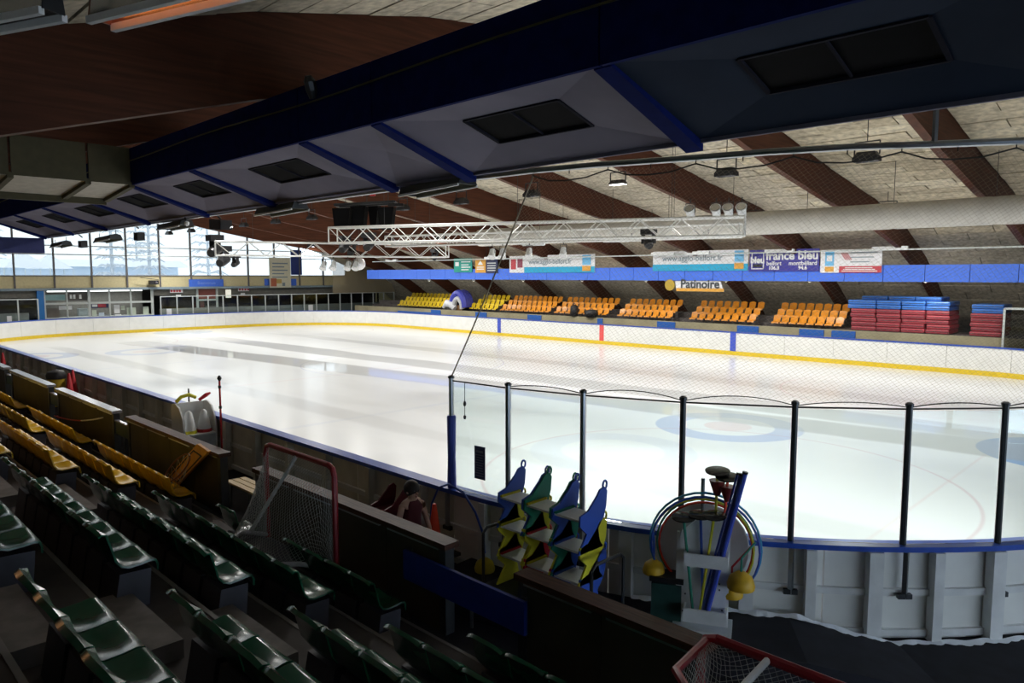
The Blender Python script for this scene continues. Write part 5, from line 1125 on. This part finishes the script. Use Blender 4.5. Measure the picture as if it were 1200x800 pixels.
# sledges stacked on a trolley
tr = thing('sledge_trolley', 'black tubular trolley carrying stacked skating sledges', 'trolley', (-4.9, 5.6, PZ))
mb = MB(); mb.box(-5.75, -4.25, 5.35, 5.85, PZ + .06, PZ + .085); mb.build('deck', DSTEEL, tr)
for x in (-5.75, -4.22):
    mb = MB(); mb.tube([(x, 5.36, PZ + .07), (x, 5.36, 1.05), (x, 5.42, 1.1), (x, 5.82, 1.1), (x, 5.88, 1.05), (x, 5.88, PZ + .07)], .018, 6); mb.build('rail', BLACK, tr)
for x in (-5.7, -4.3):
    for y in (5.4, 5.8): mb = MB(); mb.lathe([(.03, -.02), (.03, .02)], (x, y, PZ + .03), 10, (1, 0, 0)); mb.build('wheel', BLACK, tr)
PLATE = [(-.19, -.03), (-.18, .07), (-.06, .10), (.08, .22), (.13, .28), (.20, .30), (.245, .25), (.23, .10), (.19, -.01), (.10, -.11), (.13, -.25), (.19, -.318), (-.21, -.318), (-.15, -.23), (-.08, -.13)]
lv = [[P_BLUE, P_GREEN, P_BLUE], [P_YEL, P_YEL, P_GREEN], [P_YEL, P_RED, P_BLUE], [P_RED, P_YEL, P_BLUE]]
rt_ = [P_BLUE, P_YEL, P_BLUE, P_YEL]; cn = {P_BLUE.name: 'blue', P_GREEN.name: 'green', P_YEL.name: 'yellow', P_RED.name: 'red'}
lname = ['topmost', 'middle', 'lowest']
SY = 5.62
for L_ in range(3):
    z = 1.455 - .325 * L_
    for c in range(3):
        xl = -5.60 + .395 * c; m_ = lv[L_][c]
        t = thing('skating_sledge', '%s skating sledge with white seat, %s in the %s stack on the trolley' % (cn[m_.name], lname[L_], ('first', 'middle', 'last')[c] + (' stack from the gate board' if False else '')) if False else
                  '%s skating sledge with white seat, %s of the stack %s' % (cn[m_.name], lname[L_], ('nearest the cone', 'at the trolley middle', 'nearest the stick rack')[c]), 'sledge', (xl + .18, SY, z - .33))
        for k, x in enumerate((xl, xl + .365)):
            mm = m_ if k == 0 or c < 2 else rt_[L_]
            mb = MB(); mb.prism(PLATE, (x, SY, z), (0, 1, 0), (0, 0, 1), (.022, 0, 0)); mb.build('side_plate', mm, t)
            mb = MB(); mb.tube([(x + .011, SY + .215 + .033 * math.cos(2 * PI * i / 10), z + .315 + .045 * math.sin(2 * PI * i / 10)) for i in range(11)], .0115, 5); mb.build('handle_loop', mm, t)
        mb = MB(); mb.box(xl + .022, xl + .365, SY - .16, SY + .13, z + .0, z + .022); mb.build('seat', P_WHITE, t)
        mb = MB(); mb.box(xl + .022, xl + .05, SY - .165, SY + .14, z + .022, z + .04); mb.build('edge_strip', lv[min(3, L_ + 1)][c], t)
# dark red sledge left by the parapet
q = ony(437, 590, 5.4); t = thing('skating_sledge', 'dark red skating sledge standing alone in the walkway', 'sledge', (q.x, 5.4, .40)); DRED = mat('pe_darkred', (.12, .012, .02), .5)
for x in (q.x - .17, q.x + .15): mb = MB(); mb.prism(PLATE, (x, 5.65, .74), (0, 1, 0), (0, 0, 1), (.022, 0, 0)); mb.build('side_plate', DRED, t)
mb = MB(); mb.box(q.x - .15, q.x + .15, 5.50, 5.78, .74, .76); mb.build('seat', DRED, t)
# white stick rack with markers, poles and hoops
RU = Vector((.8985, .4390, 0)); RNV = Vector((-.4390, .8985, 0)); RC = onz(822, 731, PZ + .03)          # rack stands parallel to the corner boards
def onr(x, y, off=0.0): d = ray(x, y); o_ = Vector((0, 0, H)); return o_ + d * ((RC + RNV * off - o_).dot(RNV) / d.dot(RNV))
def ru(p): return (p - RC).dot(RU)
rk = thing('stick_rack', 'white board rack with two strap shelves holding sticks at the corner boards', 'rack', (RC.x, RC.y, PZ))
U0, U1 = ru(onr(791, 726)), ru(onr(853, 726)); zt_ = onr(800, 613).z
def rbox(u0, u1, o0, o1, z0, z1):
    mb = MB(); q = [RC + RU * u + RNV * o for u, o in ((u0, o0), (u1, o0), (u1, o1), (u0, o1))]; return mb.hexa([(v.x, v.y, z0) for v in q] + [(v.x, v.y, z1) for v in q])
mb = MB(); mb.prism([(U0, PZ + .03), (U1, PZ + .03), (U1, zt_ + .06), (U1 - .1, zt_ + .1), (U0 + .18, zt_ + .04), (U0 + .05, zt_ - .08), (U0, zt_ - .25)], (RC.x, RC.y, 0), RU, (0, 0, 1), RNV * .03); mb.build('back_board', P_WHITE, rk)
rbox(U0 - .02, U1 + .04, -.16, .20, PZ, PZ + .03).build('base_board', P_WHITE, rk)
for z0 in (onr(820, 664, -.13).z, onr(820, 729, -.13).z):
    rbox(U0 + .09, U1 - .01, -.15, -.13, z0, z0 + .13).build('strap', P_WHITE, rk)
    for u in (U0 + .09, U1 - .03): rbox(u, u + .02, -.13, 0, z0, z0 + .13).build('strap_end', P_WHITE, rk)
mb = MB(); mb.prism([(.03, PZ + .03), (.2, PZ + .03), (.06, zt_ - .1), (.03, zt_ - .1)], RC + RU * U0 - Vector((0, 0, RC.z)), RNV, (0, 0, 1), RU * .025); mb.build('side_brace', P_WHITE, rk)
for px, py_ in ((843, 684), (843, 691), (803, 695), (846, 715), (800, 715)): q = onr(px, py_); mb = MB(); mb.lathe([(.009, -.01), (.009, 0)], q, 6, RNV); mb.build('screw', DSTEEL, rk)
BASEZ = PZ + .06
def marker(p_top, p_bot, m, label, cup=None, y=-.07, disc=.115):
    a = onr(*p_top, y); b = onr(*p_bot, y); b.z = max(b.z, BASEZ); t = thing('disc_marker', label, 'marker', tuple(b))
    mb = MB(); mb.tube([b, a], .014, 6); mb.build('stick', m, t); mb = MB(); mb.lathe([(.02, -.03), (disc, -.005), (disc * 1.03, .008), (disc * .9, .015), (.02, .018)], a, 18, (.05, -.12, 1)); mb.build('disc', mat('disc_black', (.05, .05, .05), .2, metal=.4), t, smooth=True)
    if cup: c = a - UP * .09; mb = MB(); mb.lathe([(.03, -.15), (.075, -.02), (.082, 0)], c, 12); mb.build('cup', cup, t, smooth=True)
marker((801, 606), (812, 716), P_GREEN, 'marker with black disc on a green stick in the white rack')
marker((821, 603), (824, 716), P_BLUE, 'marker with black disc on a thin blue stick in the white rack', y=-.04)
marker((837, 604), (820, 716), P_YEL, 'marker with shiny disc on a yellow stick in the white rack', y=-.10)
CUPR = mat('cup_red', (.26, .035, .03), .4)
marker((841, 552), (837, 640), P_YEL, 'tall marker with black disc above a dark red cup, farther from the blue poles', CUPR, .09, .12)
marker((853, 559), (846, 640), P_ORNG, 'tall marker with black disc above a dark red cup, nearer the blue poles', CUPR, .06, .12)
for i, (a_, b_, r_) in enumerate((((873, 555), (829, 716), .026), ((868, 557), (824, 716), .020), ((864, 556), (820, 716), .012))):
    a, b = onr(*a_, -.11 + .03 * i), onr(*b_, -.11 + .03 * i); b.z = max(b.z, BASEZ); t = thing('slalom_pole', 'dark blue slalom pole, %s of three, leaning in the white rack' % ('thickest', 'middle sized', 'thinnest')[i], 'pole', tuple(b)); mb = MB(); mb.tube([b, a], r_, 8); mb.build('rod', BLUEP, t); mb = MB(); mb.lathe([(r_ * 1.1, 0), (r_ * 1.1, .02)], a, 8, a - b); mb.build('end_cap', BLACK, t)
q = onr(824, 560, .2); t = thing('steel_tube', 'short steel tube standing behind the white rack', 'tube', (q.x, q.y, PZ)); mb = MB(); mb.tube([(q.x, q.y, PZ), (q.x, q.y, q.z)], .02, 8); mb.build('rod', STEEL, t)
# hoops of hose hanging behind the rack
hc = onr(824, 640, .14)
for i, (r_, m_, nm_) in enumerate(((.53, P_BLUE, 'blue'), (.50, P_YEL, 'yellow'), (.46, P_ORNG, 'orange'), (.55, plain('hoop_cyan', (.05, .35, .60)), 'light blue'), (.48, P_GREEN, 'green'))):
    c = hc + RU * random.uniform(-.03, .03) + RNV * (.025 * i - .05); t = thing('hose_hoop', '%s hose hoop hung behind the white rack' % nm_, 'hoop', (c.x, c.y, c.z - r_)); mb = MB(); mb.tube([c + RU * (r_ * math.cos(2 * PI * k / 32)) + RNV * (.02 * math.sin(4 * PI * k / 32)) + UP * (r_ * math.sin(2 * PI * k / 32)) for k in range(33)], .012, 6); mb.build('hose', m_, t, smooth=True)
mb = MB(); c = hc + RNV * .09 - UP * .03; t = thing('white_disc_target', 'round pale disc leaning behind the hose hoops', 'disc', (c.x, c.y, c.z - .45)); mb.lathe([(.44, 0), (.45, .01), (.44, .02)], c, 28, RNV); mb.build('disc', plain('disc_grey', (.62, .63, .64)), t)
BY = mat('bell_gold', (.70, .42, .02), .5)
for px, py_, s_, lb in ((868, 689, 1.3, 'large yellow bell foot hanging beside the blue poles of the rack'), (857, 698, 1.1, 'ochre bell foot half hidden behind the white rack'), (766, 671, 1.1, 'yellow bell foot hanging over the dark green crate')):
    c = onr(px, py_, -.02 if px == 868 else .1); t = thing('bell_foot', lb, 'bell foot', tuple(c)); mb = MB(); bell(mb, c, s_); mb.build('bell', BY, t, smooth=True)
    up_ = hc + RU * (.5 if px > 800 else -.5) - RNV * .05 + UP * .12; mb = MB(); mb.tube([c + UP * .12, c + UP * .3, up_], .011, 6); mb.build('hose', P_GREEN if px == 868 else (P_RED if px == 857 else P_BLUE), t)
c = onr(783, 705, .1); t = thing('green_crate', 'dark green crate under the hose hoops', 'crate', (c.x, c.y, PZ)); uc = ru(c)
rbox(uc - .16, uc + .14, -.02, .20, PZ, .78).build('body', mat('crate_green', (.02, .07, .06), .6), t); rbox(uc - .18, uc + .16, -.03, .21, .80, .85).build('rim', BLACK, t)

# ---------------------------------------------------------------- person in the walkway
pc = ony(481, 563, 5.25); X0, Y0 = pc.x, 5.25; HT = pc.z - FZ
per = thing('person', 'person in a dark red sleeveless top walking head bowed along the walkway', 'person', (X0, Y0, FZ)); k = HT / 1.30
def skin(nm, verts, edges, rad, m, root=0, sub=2):
    me = bpy.data.meshes.new(nm); me.from_pydata([(v[0] * k, v[1] * k, v[2] * k) for v in verts], edges, []); o = link(nm, me, m, per)
    md = o.modifiers.new('skin', 'SKIN'); md.use_smooth_shade = True
    for i, r in enumerate(rad): sv = me.skin_vertices[0].data[i]; sv.radius = (r * k, r * k); sv.use_root = (i == root)
    ss = o.modifiers.new('sub', 'SUBSURF'); ss.levels = sub; ss.render_levels = sub; return o
V = [(0, 0, .66), (0, 0, .80), (.01, 0, .95), (.02, 0, 1.03), (.035, -.005, 1.09), (.06, -.01, 1.16), (.06, -.01, 1.22),      # pelvis..head
     (.0, -.13, 1.02), (-.01, -.17, .85), (.06, -.18, .68), (.10, -.18, .61),                                                    # right arm
     (.02, .13, 1.02), (.05, .18, .86), (.14, .17, .72), (.18, .16, .66),                                                        # left arm
     (0, -.08, .62), (.03, -.085, .36), (-.02, -.09, .07), (.07, -.09, .03),
     (0, .08, .62), (.07, .085, .36), (.06, .09, .07), (.15, .09, .03)]
Ed = [(0, 1), (1, 2), (2, 3), (3, 4), (4, 5), (5, 6), (3, 7), (7, 8), (8, 9), (9, 10), (3, 11), (11, 12), (12, 13), (13, 14), (0, 15), (15, 16), (16, 17), (17, 18), (0, 19), (19, 20), (20, 21), (21, 22)]
Rd = [.105, .095, .10, .085, .042, .078, .082, .048, .038, .032, .028, .048, .038, .032, .028, .072, .052, .036, .03, .072, .052, .036, .03]
skin('body', V, Ed, Rd, SKIN)
skin('vest', [(0, 0, .60), (0, 0, .72), (.0, 0, .84), (.012, 0, .97), (.018, 0, 1.03), (.015, -.06, 1.065), (.015, .06, 1.065)], [(0, 1), (1, 2), (2, 3), (3, 4), (4, 5), (4, 6)], [.145, .135, .135, .135, .11, .05, .05], mat('vest_red', (.085, .008, .014), .8))
skin('shorts', [(0, 0, .64), (.0, -.08, .58), (.02, -.085, .44), (.0, .08, .58), (.045, .085, .44)], [(0, 1), (1, 2), (0, 3), (3, 4)], [.125, .09, .075, .09, .075], mat('shorts_dark', (.02, .02, .03), .8))
HC = Vector((.035, -.01, 1.215)) * k + Vector((X0, Y0, FZ)); mb = MB(); mb.lathe([(.100 * k * math.sin(PI * i / 12) * (1.0 if i < 9 else .98), -.105 * k * math.cos(PI * i / 12)) for i in range(2, 13)], HC, 18, (-.45, 0, 1)); mb.build('hair', mat('hair_brown', (.02, .012, .01), .6), per, smooth=True)
for j, hy_ in ((10, -.18), (14, .16)):
    b0 = V[j]
    for f in range(4): skin('finger', [(b0[0], b0[1] + (f - 1.5) * .016, b0[2] - .01), (b0[0] + .012, b0[1] + (f - 1.5) * .017, b0[2] - .045), (b0[0] + .03, b0[1] + (f - 1.5) * .017, b0[2] - .065 - .006 * (f in (1, 2)))], [(0, 1), (1, 2)], [.009, .008, .007], SKIN, 0, 1)
    skin('thumb', [(b0[0] + .01, b0[1], b0[2] + .01), (b0[0] + .035, b0[1] - .02, b0[2] - .015), (b0[0] + .045, b0[1] - .015, b0[2] - .04)], [(0, 1), (1, 2)], [.010, .009, .007], SKIN, 0, 1)
def facebit(nm, c, r, m):
    c = Vector(c) * k + Vector((X0, Y0, FZ)); mb = MB(); mb.lathe([(r * k * math.sin(PI * i / 6), -r * k * math.cos(PI * i / 6)) for i in range(7)], c, 8); mb.build(nm, m, per, smooth=True)
facebit('nose', (.142, -.01, 1.17), .016, SKIN)
for sg in (-1, 1): facebit('eye', (.128, -.01 + sg * .032, 1.20), .010, mat('eye_dark', (.03, .03, .03), .3)); facebit('ear', (.06, -.01 + sg * .082, 1.18), .018, SKIN)
facebit('mouth', (.128, -.01, 1.13), .012, mat('lips', (.35, .12, .10), .5))

for o in bpy.data.objects:
    if '_o' in o: del o['_o']
